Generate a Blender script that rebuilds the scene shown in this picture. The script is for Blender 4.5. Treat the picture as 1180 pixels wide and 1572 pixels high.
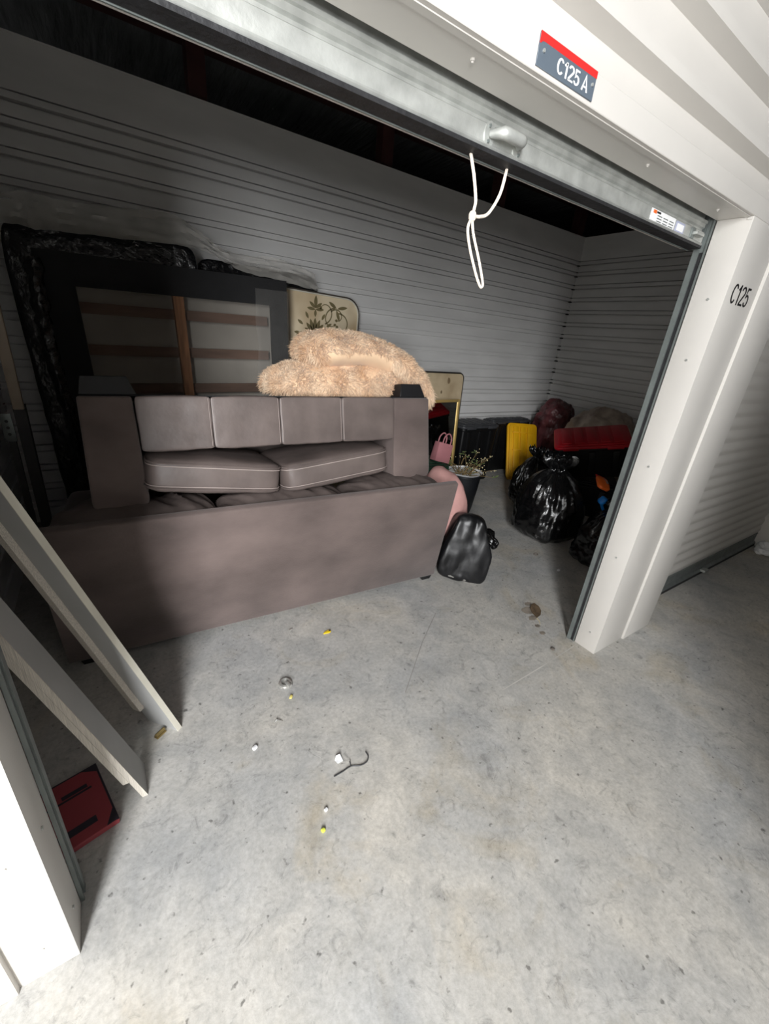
import bpy, bmesh, math, random
from mathutils import Vector, Matrix, Euler, noise

# ---------------------------------------------------------------- scene reset
for o in list(bpy.data.objects):
    bpy.data.objects.remove(o, do_unlink=True)
SC = bpy.context.scene
COL = SC.collection
RND = random.Random(7)
PI = math.pi

# ---------------------------------------------------------------- camera
FPX = 628.3
ROWS = ((0.836191643, -0.541545402, 0.086672448),
        (-0.147191482, -0.373837078, -0.915740414),
        (0.528316385, 0.752977036, -0.392310311))
CAM = Vector((0.278, -0.832, 1.6))
cd = bpy.data.cameras.new('camera')
cam = bpy.data.objects.new('camera', cd)
COL.objects.link(cam)
cd.sensor_fit = 'HORIZONTAL'
cd.sensor_width = 36.0
cd.lens = FPX * 36.0 / 1180.0
cd.clip_start = 0.02
rx, ry, rz = (Vector(r) for r in ROWS)
m = Matrix((rx, -ry, -rz)).transposed().to_4x4()
m.translation = CAM
cam.matrix_world = m
SC.camera = cam

# ---------------------------------------------------------------- world, lights, exposure
w = bpy.data.worlds.new('world')
SC.world = w
w.use_nodes = True
w.node_tree.nodes['Background'].inputs[0].default_value = (0.75, 0.85, 1.0, 1)
w.node_tree.nodes['Background'].inputs[1].default_value = 0.3


def area_light(name, loc, target, sx, sy, power, color):
    ld = bpy.data.lights.new(name, 'AREA')
    ld.shape = 'RECTANGLE'
    ld.size, ld.size_y = sx, sy
    ld.energy = power
    ld.color = color
    o = bpy.data.objects.new(name, ld)
    COL.objects.link(o)
    o.location = loc
    d = Vector(target) - Vector(loc)
    o.rotation_euler = d.to_track_quat('-Z', 'Y').to_euler()
    return o


# daylight entering the aisle by the open entrance across from the unit
DOOR_X0, DOOR_X1, AISLE_Y, AISLE_Z = -1.80, -0.92, -3.3, 3.9
area_light('daylight_entrance', ((DOOR_X0 + DOOR_X1) / 2, AISLE_Y + 0.02, 2.25),
           ((DOOR_X0 + DOOR_X1) / 2, 0, 1.7), 0.86, 2.5, 485, (0.97, 0.985, 1.0))

vs = SC.view_settings
vs.view_transform = 'Standard'
vs.look = 'None'
vs.exposure = 0.0
vs.gamma = 1.0
vs.use_curve_mapping = False

# ---------------------------------------------------------------- materials
MATS = {}


def lin(c):
    return tuple(((x / 255) / 12.92 if x / 255 <= 0.04045 else ((x / 255 + 0.055) / 1.055) ** 2.4) for x in c)


def mat(name, rgb, rough=0.6, metal=0.0, spec=0.5, var=0.12, vscale=6.0, bump=0.0, bscale=40.0,
        stretch=(1, 1, 1), alpha=1.0, rgb2=None, detail=4.0, coat=0.0, sheen=0.0, trans=0.0, distort=0.0):
    """procedural material: noise-driven colour between two tones, noise bump"""
    if name in MATS:
        return MATS[name]
    mt = bpy.data.materials.new(name)
    mt.use_nodes = True
    nt = mt.node_tree
    N, L = nt.nodes, nt.links
    b = N['Principled BSDF']
    b.inputs['Roughness'].default_value = rough
    b.inputs['Metallic'].default_value = metal
    b.inputs['Specular IOR Level'].default_value = spec
    b.inputs['Alpha'].default_value = alpha
    b.inputs['Coat Weight'].default_value = coat
    b.inputs['Sheen Weight'].default_value = sheen
    b.inputs['Transmission Weight'].default_value = trans
    tc = N.new('ShaderNodeTexCoord')
    mp = N.new('ShaderNodeMapping')
    mp.inputs['Scale'].default_value = stretch
    L.new(tc.outputs['Object'], mp.inputs['Vector'])
    n1 = N.new('ShaderNodeTexNoise')
    n1.inputs['Scale'].default_value = vscale
    n1.inputs['Detail'].default_value = detail
    n1.inputs['Distortion'].default_value = distort
    L.new(mp.outputs['Vector'], n1.inputs['Vector'])
    c = lin(rgb)
    c2 = lin(rgb2) if rgb2 else tuple(x * (1 - var * 2) for x in c)
    cr = N.new('ShaderNodeValToRGB')
    cr.color_ramp.elements[0].position = 0.3
    cr.color_ramp.elements[0].color = (*c2, 1)
    cr.color_ramp.elements[1].position = 0.7
    cr.color_ramp.elements[1].color = (*(x if rgb2 else min(1, x * (1 + var)) for x in c), 1)
    L.new(n1.outputs['Fac'], cr.inputs['Fac'])
    L.new(cr.outputs['Color'], b.inputs['Base Color'])
    if bump > 0:
        n2 = N.new('ShaderNodeTexNoise')
        n2.inputs['Scale'].default_value = bscale
        n2.inputs['Detail'].default_value = 5
        L.new(mp.outputs['Vector'], n2.inputs['Vector'])
        bp = N.new('ShaderNodeBump')
        bp.inputs['Strength'].default_value = bump
        bp.inputs['Distance'].default_value = 0.02
        L.new(n2.outputs['Fac'], bp.inputs['Height'])
        L.new(bp.outputs['Normal'], b.inputs['Normal'])
    MATS[name] = mt
    return mt


def concrete():
    mt = bpy.data.materials.new('concrete_slab')
    mt.use_nodes = True
    nt = mt.node_tree
    N, L = nt.nodes, nt.links
    b = N['Principled BSDF']
    tc = N.new('ShaderNodeTexCoord')

    def nz(scale, detail=6, rough=0.6, dist=0.0, vec=None):
        n = N.new('ShaderNodeTexNoise')
        n.inputs['Scale'].default_value = scale
        n.inputs['Detail'].default_value = detail
        n.inputs['Roughness'].default_value = rough
        n.inputs['Distortion'].default_value = dist
        L.new(vec or tc.outputs['Object'], n.inputs['Vector'])
        return n.outputs['Fac']

    def ramp(fac, p0, c0, p1, c1):
        r = N.new('ShaderNodeValToRGB')
        r.color_ramp.elements[0].position = p0
        r.color_ramp.elements[0].color = (*c0, 1)
        r.color_ramp.elements[1].position = p1
        r.color_ramp.elements[1].color = (*c1, 1)
        L.new(fac, r.inputs['Fac'])
        return r.outputs['Color']

    def mix(kind, fac, a, bb):
        mx = N.new('ShaderNodeMix')
        mx.data_type = 'RGBA'
        mx.blend_type = kind
        if isinstance(fac, float):
            mx.inputs['Factor'].default_value = fac
        else:
            L.new(fac, mx.inputs['Factor'])
        L.new(a, mx.inputs['A'])
        L.new(bb, mx.inputs['B'])
        return mx.outputs['Result']
    base = ramp(nz(1.6, 5, 0.55, 0.4), 0.35, lin((196, 196, 195)), 0.68, lin((222, 217, 208)))
    mid = ramp(nz(7, 8, 0.68, 0.8), 0.3, lin((196, 197, 198)), 0.75, lin((255, 253, 250)))
    c = mix('MULTIPLY', 0.75, base, mid)
    blot = ramp(nz(13, 9, 0.75, 1.6), 0.27, lin((150, 150, 152)), 0.46, (1, 1, 1))
    c = mix('MULTIPLY', 0.7, c, blot)
    fine = ramp(nz(60, 5, 0.7), 0.3, lin((196, 195, 192)), 0.62, (1, 1, 1))
    c = mix('MULTIPLY', 0.5, c, fine)
    spk = ramp(nz(34, 3, 0.5), 0.27, lin((120, 118, 116)), 0.34, (1, 1, 1))
    c = mix('MULTIPLY', 0.7, c, spk)
    tan = ramp(nz(2.3, 6, 0.6, 0.9), 0.56, (1, 1, 1), 0.78, lin((240, 228, 205)))
    c = mix('MULTIPLY', 0.8, c, tan)
    L.new(c, b.inputs['Base Color'])
    b.inputs['Roughness'].default_value = 0.62
    b.inputs['Specular IOR Level'].default_value = 0.35
    bp = N.new('ShaderNodeBump')
    bp.inputs['Strength'].default_value = 0.12
    bp.inputs['Distance'].default_value = 0.01
    L.new(nz(45, 8, 0.7), bp.inputs['Height'])
    L.new(bp.outputs['Normal'], b.inputs['Normal'])
    return mt


CONC = concrete()
WHITE = mat('white_painted_steel', (206, 202, 196), 0.38, 0, 0.45, 0.02, 3)
LINER = mat('grey_white_liner_panel', (222, 221, 219), 0.36, 0.0, 0.5, 0.04, 2, stretch=(1, 1, 4))
GALV = mat('galvanised_steel', (192, 194, 190), 0.42, 0.55, 0.5, 0.12, 18, bump=0.05, bscale=120)
GALVDULL = mat('dull_galvanised_steel', (128, 134, 132), 0.45, 0.5, 0.5, 0.12, 14)
TRACK = mat('guide_track_steel', (112, 118, 116), 0.5, 0.2, 0.5, 0.1, 10)
RUBBER = mat('black_rubber_seal', (38, 38, 40), 0.6, 0, 0.4, 0.2, 20, bump=0.2, bscale=60)
REDIRON = mat('red_oxide_steel', (74, 42, 40), 0.6, 0, 0.4, 0.15, 8)
INSUL = mat('black_vinyl_insulation', (104, 106, 108), 0.38, 0, 0.5, 0.2, 3, bump=0.9, bscale=5, stretch=(5, 0.7, 1))
DARKW = mat('dark_far_wall', (60, 60, 60), 0.8)
BLACKPL = mat('black_bag_plastic', (12, 12, 13), 0.22, 0, 0.6, 0.2, 8, bump=0.5, bscale=14)
BLACKPL2 = mat('black_wrap_plastic', (20, 21, 24), 0.2, 0, 0.6, 0.2, 8, bump=0.9, bscale=16)
BLACKBOX = mat('black_tote_plastic', (16, 16, 17), 0.5, 0, 0.4, 0.1, 8)
GREYLID = mat('charcoal_lid_plastic', (66, 67, 70), 0.5, 0, 0.4, 0.1, 8)
YELLOW = mat('yellow_lid_plastic', (240, 180, 14), 0.45, 0, 0.5, 0.05, 6)
REDPL = mat('red_lid_plastic', (190, 22, 38), 0.42, 0, 0.5, 0.06, 6)
SUEDE = mat('taupe_sofa_fabric', (104, 91, 87), 0.78, 0, 0.25, 0.2, 2.6, bump=0.12, bscale=90, stretch=(1, 1, 1.6), sheen=0.25, detail=8)
LEATHER = mat('taupe_leather', (104, 93, 89), 0.46, 0, 0.4, 0.14, 5, bump=0.10, bscale=18)
THREAD = mat('pale_stitching', (170, 156, 150), 0.6)
FOOT = mat('black_wood_foot', (24, 24, 26), 0.5)
DUST = mat('black_dust_cover', (26, 26, 27), 0.9, bump=0.2, bscale=80)
FUR = mat('shaggy_beige_fur', (232, 208, 180), 0.85, 0, 0.2, 0.1, 9, rgb2=(200, 160, 124), sheen=0.3)
FURBACK = mat('peach_plush_backing', (232, 200, 166), 0.9, 0, 0.2, 0.06, 6, sheen=0.3)
WOODP = mat('pine_beam_wood', (176, 122, 82), 0.65, 0, 0.3, 0.2, 6, stretch=(8, 8, 1), bump=0.1)
SLATW = mat('reddish_slat_wood', (132, 104, 88), 0.7, 0, 0.3, 0.12, 5, stretch=(1, 6, 6))
TICK = mat('beige_spring_liner', (190, 183, 172), 0.9, 0, 0.2, 0.1, 2.5)
PLY = mat('stained_ply_board', (206, 188, 156), 0.7, 0, 0.3, 0.14, 4, rgb2=(172, 152, 122), detail=8)
LAM = mat('grey_laminate_board', (172, 172, 170), 0.5, 0, 0.4, 0.05, 4)
LAMEDGE = mat('cream_board_edge', (218, 213, 198), 0.6, 0, 0.4, 0.05, 6)
PLYEDGE = mat('plywood_edge', (206, 198, 186), 0.7, 0, 0.3, 0.2, 14, stretch=(60, 60, 1))
BRASS = mat('dull_brass', (160, 140, 92), 0.4, 0.7)
GOLD = mat('gold_frame', (222, 190, 120), 0.38, 0.5, 0.5, 0.08, 8)
CHROME = mat('chrome_metal', (214, 212, 206), 0.25, 0.7)
PINK = mat('pink_cloth', (202, 154, 148), 0.8, 0, 0.25, 0.08, 5, bump=0.2, bscale=20)
PINKBAG = mat('pink_paper_bag', (168, 112, 116), 0.6, 0, 0.3, 0.05, 5)
GREENP = mat('dark_green_plastic', (34, 62, 46), 0.5)
ROPEM = mat('white_cotton_cord', (240, 228, 214), 0.8, 0, 0.2, 0.08, 60, bump=0.4, bscale=300)
PAPER = mat('white_paper', (238, 238, 238), 0.7, 0, 0.3, 0.05, 8)
INK = mat('black_ink', (22, 22, 24), 0.5)
SIGNGREY = mat('slate_sign_enamel', (92, 102, 112), 0.4, 0, 0.5, 0.03, 5)
SIGNRED = mat('red_sign_enamel', (232, 46, 44), 0.4, 0, 0.5, 0.03, 5)
SIGNWHITE = mat('white_sign_lettering', (250, 250, 250), 0.45)
STEELDK = mat('dark_bed_frame_steel', (60, 58, 58), 0.5, 0.3)
TANWOOD = mat('tan_bed_rail', (176, 160, 142), 0.55, 0, 0.4, 0.1, 6)
ORANGE = mat('orange_packet', (242, 110, 36), 0.45, 0, 0.5, 0.1, 8)
BLUE = mat('blue_plastic', (20, 128, 220), 0.4)
BOOKRED = mat('red_card_cover', (158, 68, 74), 0.5, 0, 0.4, 0.06, 6)
BOOKDK = mat('dark_printed_band', (48, 44, 54), 0.55)
LEAFM = mat('dry_brown_leaf', (110, 92, 72), 0.75, 0, 0.3, 0.2, 30)
TWIG = mat('dried_twig', (128, 108, 74), 0.8, 0, 0.2, 0.25, 20)
BUD = mat('pale_dried_bud', (222, 206, 160), 0.8)
LEAFG = mat('faded_green_leaf', (96, 110, 66), 0.7)
MAROON = mat('maroon_wrapped_cloth', (112, 62, 66), 0.3, 0, 0.5, 0.35, 7, bump=1.0, bscale=12)
CREAMW = mat('cream_wrapped_bundle', (206, 192, 176), 0.4, 0, 0.5, 0.25, 8, bump=0.8, bscale=12, rgb2=(150, 132, 120))
YEL2 = mat('yellow_plastic_tag', (246, 208, 30), 0.45)
LIME = mat('lime_pellet', (222, 230, 90), 0.5)
STONE = mat('grey_pebble', (120, 112, 104), 0.8)


def clear_plastic(name, tint, alpha):
    mt = mat(name, tint, 0.16, 0, 0.6, 0.08, 8, bump=0.8, bscale=9, alpha=alpha)
    return mt


CLEAR = clear_plastic('clear_plastic_film', (214, 210, 202), 0.42)
MESHF = clear_plastic('sheer_black_cambric', (66, 63, 60), 0.30)
MATS['sheer_black_cambric'].node_tree.nodes['Principled BSDF'].inputs['Roughness'].default_value = 0.85


def mirror_mat():
    mt = mat('mirror_glass', (214, 216, 216), 0.02, 1.0, 0.5, 0.0, 2)
    return mt


MIRROR = mirror_mat()


def damask():
    """cream mattress ticking with an olive scroll motif"""
    mt = bpy.data.materials.new('damask_ticking')
    mt.use_nodes = True
    nt = mt.node_tree
    N, L = nt.nodes, nt.links
    b = N['Principled BSDF']
    b.inputs['Roughness'].default_value = 0.75
    n1 = N.new('ShaderNodeTexNoise')
    n1.inputs['Scale'].default_value = 3.0
    tc = N.new('ShaderNodeTexCoord')
    L.new(tc.outputs['Object'], n1.inputs['Vector'])
    r1 = N.new('ShaderNodeValToRGB')
    r1.color_ramp.elements[0].position = 0.38
    r1.color_ramp.elements[0].color = (*lin((188, 164, 128)), 1)
    r1.color_ramp.elements[1].position = 0.6
    r1.color_ramp.elements[1].color = (*lin((222, 206, 176)), 1)
    L.new(n1.outputs['Fac'], r1.inputs['Fac'])
    L.new(r1.outputs['Color'], b.inputs['Base Color'])
    return mt


DAMASK = damask()
OLIVE = mat('olive_scroll_print', (116, 104, 70), 0.75)


# ---------------------------------------------------------------- mesh helpers
class MB:
    """collects verts and faces, builds one mesh object"""

    def __init__(s):
        s.v = []
        s.f = []

    def add(s, v, f):
        k = len(s.v)
        s.v += [Vector(p) for p in v]
        s.f += [tuple(i + k for i in q) for q in f]
        return s

    def box(s, x0, x1, y0, y1, z0, z1):
        return s.add([(x0, y0, z0), (x1, y0, z0), (x1, y1, z0), (x0, y1, z0), (x0, y0, z1), (x1, y0, z1), (x1, y1, z1), (x0, y1, z1)],
                     [(0, 3, 2, 1), (4, 5, 6, 7), (0, 1, 5, 4), (1, 2, 6, 5), (2, 3, 7, 6), (3, 0, 4, 7)])

    def hexa(s, p):
        """8 points ordered like box()"""
        return s.add(p, [(0, 3, 2, 1), (4, 5, 6, 7), (0, 1, 5, 4), (1, 2, 6, 5), (2, 3, 7, 6), (3, 0, 4, 7)])

    def prism(s, poly, fn, t0, t1):
        """closed polygon (a,b) list extruded from t0 to t1; fn(a,b,t)->xyz"""
        n = len(poly)
        v = [fn(a, b, t0) for a, b in poly] + [fn(a, b, t1) for a, b in poly]
        f = [(i, (i + 1) % n, n + (i + 1) % n, n + i) for i in range(n)]
        f += [tuple(range(n - 1, -1, -1)), tuple(range(n, 2 * n))]
        return s.add(v, f)

    def sheet(s, prof, fn, t0, t1):
        """open profile extruded (no caps)"""
        n = len(prof)
        v = [fn(a, b, t0) for a, b in prof] + [fn(a, b, t1) for a, b in prof]
        return s.add(v, [(i, i + 1, n + i + 1, n + i) for i in range(n - 1)])

    def grid(s, rows, close=False):
        n = len(rows[0])
        v = [p for r in rows for p in r]
        f = []
        for i in range(len(rows) - 1):
            for j in range(n - 1 + (1 if close else 0)):
                j2 = (j + 1) % n
                f.append((i * n + j, i * n + j2, (i + 1) * n + j2, (i + 1) * n + j))
        return s.add(v, f)

    def tube(s, pts, r, seg=8, closed=False, cap=True):
        pts = [Vector(p) for p in pts]
        n = len(pts)
        rows = []
        prev = None
        for i, p in enumerate(pts):
            if closed:
                d = pts[(i + 1) % n] - pts[i - 1]
            else:
                d = pts[min(i + 1, n - 1)] - pts[max(i - 1, 0)]
            d.normalize()
            if prev is None:
                a = d.orthogonal().normalized()
            else:
                a = (prev - d * prev.dot(d))
                a = a.normalized() if a.length > 1e-6 else d.orthogonal().normalized()
            prev = a
            b = d.cross(a)
            rr = r(i / max(1, n - 1)) if callable(r) else r
            rows.append([p + (a * math.cos(2 * PI * k / seg) + b * math.sin(2 * PI * k / seg)) * rr for k in range(seg)])
        if closed:
            rows.append(rows[0])
        k0 = len(s.v)
        s.grid(rows, True)
        if cap and not closed:
            s.f.append(tuple(k0 + i for i in range(seg - 1, -1, -1)))
            s.f.append(tuple(k0 + (len(rows) - 1) * seg + i for i in range(seg)))
        return s

    def xf(s, mtx):
        s.v = [mtx @ p for p in s.v]
        return s

    def build(s, name, mt, parent=None, smooth=False, bevel=0.0, seg=2, angle=None):
        me = bpy.data.meshes.new(name)
        me.from_pydata([tuple(p) for p in s.v], [], s.f)
        me.update()
        if bevel > 0:
            bm = bmesh.new()
            bm.from_mesh(me)
            bmesh.ops.recalc_face_normals(bm, faces=bm.faces)
            es = [e for e in bm.edges if len(e.link_faces) == 2 and e.calc_face_angle(0) > 0.5]
            bmesh.ops.bevel(bm, geom=es, offset=bevel, segments=seg, affect='EDGES', profile=0.5)
            bm.to_mesh(me)
            bm.free()
            smooth = True if angle is None else smooth
        else:
            bm = bmesh.new()
            bm.from_mesh(me)
            bmesh.ops.recalc_face_normals(bm, faces=bm.faces)
            bm.to_mesh(me)
            bm.free()
        if smooth or bevel > 0:
            for p in me.polygons:
                p.use_smooth = True
            try:
                me.set_sharp_from_angle(angle=math.radians(40))
            except Exception:
                pass
        me.materials.append(mt)
        o = bpy.data.objects.new(name, me)
        COL.objects.link(o)
        if parent:
            o.parent = parent
        return o


def tag(o, label, cat, group=None, kind=None):
    o['label'] = label
    o['category'] = cat
    if group:
        o['group'] = group
    if kind:
        o['kind'] = kind
    return o


def thing(name, label, cat, loc=(0, 0, 0), rot=(0, 0, 0), group=None):
    o = bpy.data.objects.new(name, None)
    o.empty_display_size = 0.05
    COL.objects.link(o)
    o.location = loc
    o.rotation_euler = rot
    return tag(o, label, cat, group)


def frame_thing(name, label, cat, origin, xa, za, group=None):
    """Empty with local x along xa and local z near za"""
    x = Vector(xa).normalized()
    z = Vector(za)
    z = (z - x * z.dot(x)).normalized()
    y = z.cross(x)
    mx = Matrix((x, y, z)).transposed()
    return thing(name, label, cat, origin, mx.to_euler(), group)


def struct(o):
    o['kind'] = 'structure'
    return o


def fb(p, sc=1.0, seed=0.0):
    return noise.noise(Vector(p) * sc + Vector((seed, seed * 1.7, -seed)))


def soft_box(w, d, h, n=7.0, cuts=10, bulge=0.06, amp=0.0, nsc=6.0, seed=0.0, noise_fn=None):
    """rounded, inflated box centred at the origin; returns an MB"""
    b = MB()
    faces = [((1, 0, 0), (0, 1, 0), (0, 0, 1)), ((-1, 0, 0), (0, -1, 0), (0, 0, 1)), ((0, 1, 0), (-1, 0, 0), (0, 0, 1)),
             ((0, -1, 0), (1, 0, 0), (0, 0, 1)), ((0, 0, 1), (1, 0, 0), (0, 1, 0)), ((0, 0, -1), (1, 0, 0), (0, -1, 0))]
    key = {}

    def vid(p):
        k = (round(p[0], 4), round(p[1], 4), round(p[2], 4))
        if k not in key:
            x, y, z = p
            q = (abs(x) ** n + abs(y) ** n + abs(z) ** n) ** (1.0 / n)
            x, y, z = x / q, y / q, z / q
            zz = z * (1 + bulge * 2.2 * (1 - x * x) * (1 - y * y))
            xx = x * (1 + bulge * 0.35 * (1 - y * y) * (1 - z * z))
            yy = y * (1 + bulge * 0.35 * (1 - x * x) * (1 - z * z))
            P = Vector((xx * w / 2, yy * d / 2, zz * h / 2))
            if amp:
                nn = Vector((x ** 3, y ** 3, z ** 3))
                nn = nn.normalized() if nn.length > 1e-6 else Vector((0, 0, 1))
                P += nn * amp * (fb(P, nsc, seed) + 0.5 * fb(P, nsc * 2.3, seed + 3))
            if noise_fn:
                P = noise_fn(P, (x, y, z))
            key[k] = len(b.v)
            b.v.append(P)
        return key[k]
    # cosine spacing keeps resolution at the rounded rims
    ts = [-math.cos(PI * i / cuts) * 0.5 + (2 * i / cuts - 1) * 0.5 for i in range(cuts + 1)]
    for nrm, u, v in faces:
        nrm, u, v = Vector(nrm), Vector(u), Vector(v)
        for i in range(cuts):
            for j in range(cuts):
                q = [vid(nrm + u * ts[i + a] + v * ts[j + c]) for a, c in ((0, 0), (1, 0), (1, 1), (0, 1))]
                b.f.append(tuple(q))
    return b


def piping(w, d, z, r=0.006, n=7.0, off=0.0):
    pts = []
    for k in range(64):
        a = 2 * PI * k / 64
        c, s_ = math.cos(a), math.sin(a)
        q = (abs(c) ** n + abs(s_) ** n) ** (1 / n)
        pts.append((c / q * (w / 2 + off), s_ / q * (d / 2 + off), z))
    return MB().tube(pts, r, 6, closed=True)


def stroke(mb, pts, t, fn):
    """flat ribbon of width t along 2-D pts"""
    P = [Vector((a, b)) for a, b in pts]
    Lr, Rr = [], []
    for i, p in enumerate(P):
        d0 = (P[i] - P[i - 1]).normalized() if i > 0 else (P[1] - P[0]).normalized()
        d1 = (P[i + 1] - P[i]).normalized() if i < len(P) - 1 else d0
        n0, n1 = Vector((-d0.y, d0.x)), Vector((-d1.y, d1.x))
        nn = (n0 + n1)
        nn = nn.normalized() if nn.length > 1e-6 else n0
        nn = nn * (t / 2 / max(0.5, nn.dot(n0)))
        Lr.append(fn(p + nn))
        Rr.append(fn(p - nn))
    mb.grid([Lr, Rr])


def arc(cx, cy, rx_, ry_, a0, a1, n=18):
    return [(cx + rx_ * math.cos(math.radians(a0 + (a1 - a0) * k / n)), cy + ry_ * math.sin(math.radians(a0 + (a1 - a0) * k / n))) for k in range(n + 1)]


GLYPH = {'C': (0.50, [arc(0.25, 0.5, 0.19, 0.44, 38, 322, 26)]),
         '1': (0.36, [[(0.04, 0.74), (0.13, 0.80), (0.20, 0.94)], [(0.215, 1.0), (0.215, 0.0)]]),
         '2': (0.46, [arc(0.22, 0.72, 0.165, 0.22, 170, -35, 16) + [(0.09, 0.16), (0.07, 0.07)], [(0.02, 0.065), (0.42, 0.065)]]),
         '5': (0.46, [[(0.40, 0.935), (0.12, 0.935), (0.09, 0.50)] + arc(0.215, 0.33, 0.17, 0.27, 125, -160, 18)]),
         'A': (0.50, [[(0.035, 0.0), (0.245, 1.0), (0.455, 0.0)], [(0.11, 0.29), (0.38, 0.29)]]), ' ': (0.22, [])}


def stroke_text(name, txt, mt, parent, height, width, origin, t=0.13):
    """condensed grotesque lettering on a face looking along -Y; every character its own part"""
    tot = sum(GLYPH[c][0] for c in txt)
    sx = width / tot
    x = 0.0
    for c in txt:
        mb = MB()
        for st_ in GLYPH[c][1]:
            stroke(mb, st_, t, lambda p: (origin[0] + (x + p.x) * sx, origin[1], origin[2] + p.y * height))
        if mb.v:
            mb.build(name, mt, parent)
        x += GLYPH[c][0]


# ================================================================ THE SETTING
W_OPEN, Z_HEAD, Y_BACK, X_RIGHT, X_LEFT = 2.447, 2.145, 3.10, 5.81, -0.33
Z_WALL = 3.0
FX0, FX1 = -3.6, 8.0

fl = struct(MB().box(FX0, FX1, AISLE_Y - 0.6, 6.6, -0.15, 0.0).build('floor', CONC))
fl['label'] = 'mottled pale grey concrete slab floor'


for pts, wd, mt_ in (([(1.85, 0.73), (1.60, 0.55), (1.30, 0.30)], 0.005, mat('dark_scratch', (150, 146, 142), 0.7)),
                     ([(1.55, 0.80), (1.70, 0.735), (1.86, 0.66)], 0.004, mat('pale_scratch', (206, 202, 195), 0.7)),
                     ([(2.40, 0.10), (2.10, 0.085), (1.75, 0.075)], 0.006, mat('pale_scratch', (206, 202, 195), 0.7)),
                     ([(2.95, 1.55), (3.05, 1.42), (3.2, 1.28)], 0.006, mat('pale_scratch', (206, 202, 195), 0.7))):
    mb = MB()
    L_, R_ = [], []
    for i, (x, y) in enumerate(pts):
        L_.append((x, y + wd / 2, 0.0004))
        R_.append((x, y - wd / 2, 0.0004))
    mb.grid([L_, R_]).build('scratch_mark', mt_, fl)
rs = random.Random(3)
for (x, y, r) in ((2.44, 0.47, 0.05), (2.40, 0.40, 0.035), (2.36, 0.33, 0.02), (2.50, 0.52, 0.03), (2.33, 0.27, 0.022)):
    v = [(x + r * (1 + 0.5 * fb((k * 0.9, r * 40, 0), 1.0)) * math.cos(k / 18 * 2 * PI), y + r * 0.7 * (1 + 0.5 * fb((k * 0.9, r * 50, 3), 1.0)) * math.sin(k / 18 * 2 * PI), 0.0005) for k in range(18)]
    MB().add(v, [tuple(range(18))]).build('damp_stain', mat('damp_concrete', (150, 140, 128), 0.5, var=0.2, vscale=20), fl)


def rib_profile(zs, z0, z1, dep=0.010, half=0.017, slope=0.009):
    """profile of (depth,z) going up with a proud rib at each z"""
    p = [(0, z0)]
    for z in sorted(zs):
        if z - half - slope > z0 and z + half + slope < z1:
            p += [(0, z - half - 0.017), (-0.034, z - half - 0.016), (-0.034, z - half - 0.002), (dep, z - half), (dep, z + half),
                  (-0.03, z + half + 0.001), (-0.03, z + half + 0.010), (0, z + half + 0.011)]
    p.append((0, z1))
    return p


RIBS = [2.712] + [2.585 - 0.1524 * k for k in range(17)]
prof = rib_profile(RIBS, 0.0, Z_WALL)
back = MB().sheet(prof, lambda a, z, t: (t, Y_BACK - a, z), X_LEFT, X_RIGHT)
back.box(X_LEFT, X_RIGHT, Y_BACK + 0.036, Y_BACK + 0.04, 0, Z_WALL)
struct(back.build('wall_back', LINER))
right = MB().sheet(prof, lambda a, z, t: (X_RIGHT - a, t, z), 0.25, Y_BACK)
right.box(X_RIGHT + 0.036, X_RIGHT + 0.04, 0.25, Y_BACK, 0, Z_WALL)
struct(right.build('wall_right', LINER))
left = MB().sheet(prof, lambda a, z, t: (X_LEFT + a, t, z), 0.25, Y_BACK)
left.box(X_LEFT - 0.04, X_LEFT - 0.036, 0.25, Y_BACK, 0, Z_WALL)
struct(left.build('wall_left', LINER))
# thin cap angles on the wall tops and the corner seam
cap = MB().box(X_LEFT, X_RIGHT + 0.02, Y_BACK - 0.004, Y_BACK + 0.042, Z_WALL, Z_WALL + 0.008)
cap.box(X_RIGHT - 0.006, X_RIGHT + 0.024, 0.25, Y_BACK - 0.007, Z_WALL, Z_WALL + 0.008)
struct(cap.build('trim_1', LINER))

# roof with black vinyl-faced insulation, wrinkled along its fall
rows = []
for i in range(9):
    y = 0.3 + i * 6.3 / 8
    rows.append([(FX0 + j * (FX1 - FX0) / 90, y, 3.58 - 0.04 * y + 0.03 * fb((j * 0.55, y * 0.3, 0), 1.0, 2)) for j in range(91)])
roof = MB().grid(rows)
rows2 = [[(x, y, z + 0.1) for x, y, z in r] for r in rows]
roof.grid(rows2)
ceil = struct(roof.build('ceiling', INSUL, smooth=True))
for k, x in enumerate((-0.4, 1.137, 2.73, 4.24, 5.745)):
    pst = MB().box(x - 0.06, x + 0.06, Y_BACK + 0.045, Y_BACK + 0.09, 0, 3.5)
    pst.box(x - 0.06, x - 0.045, Y_BACK + 0.09, Y_BACK + 0.16, 0, 3.5)
    struct(pst.build('trim_%d' % (k + 2), REDIRON))
beam = MB().box(FX0, FX1, Y_BACK + 0.17, Y_BACK + 0.25, 3.36, 3.44)
struct(beam.build('trim_7', REDIRON))
struct(MB().box(FX0, FX1, 6.5, 6.6, 0, 3.8).build('wall_far', DARKW))
struct(MB().box(FX0 - 0.1, FX0, 0.2, 6.6, 0, 3.8).build('wall_far_left', DARKW))
struct(MB().box(FX1, FX1 + 0.1, 0.2, 6.6, 0, 3.8).build('wall_far_right', DARKW))

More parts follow.
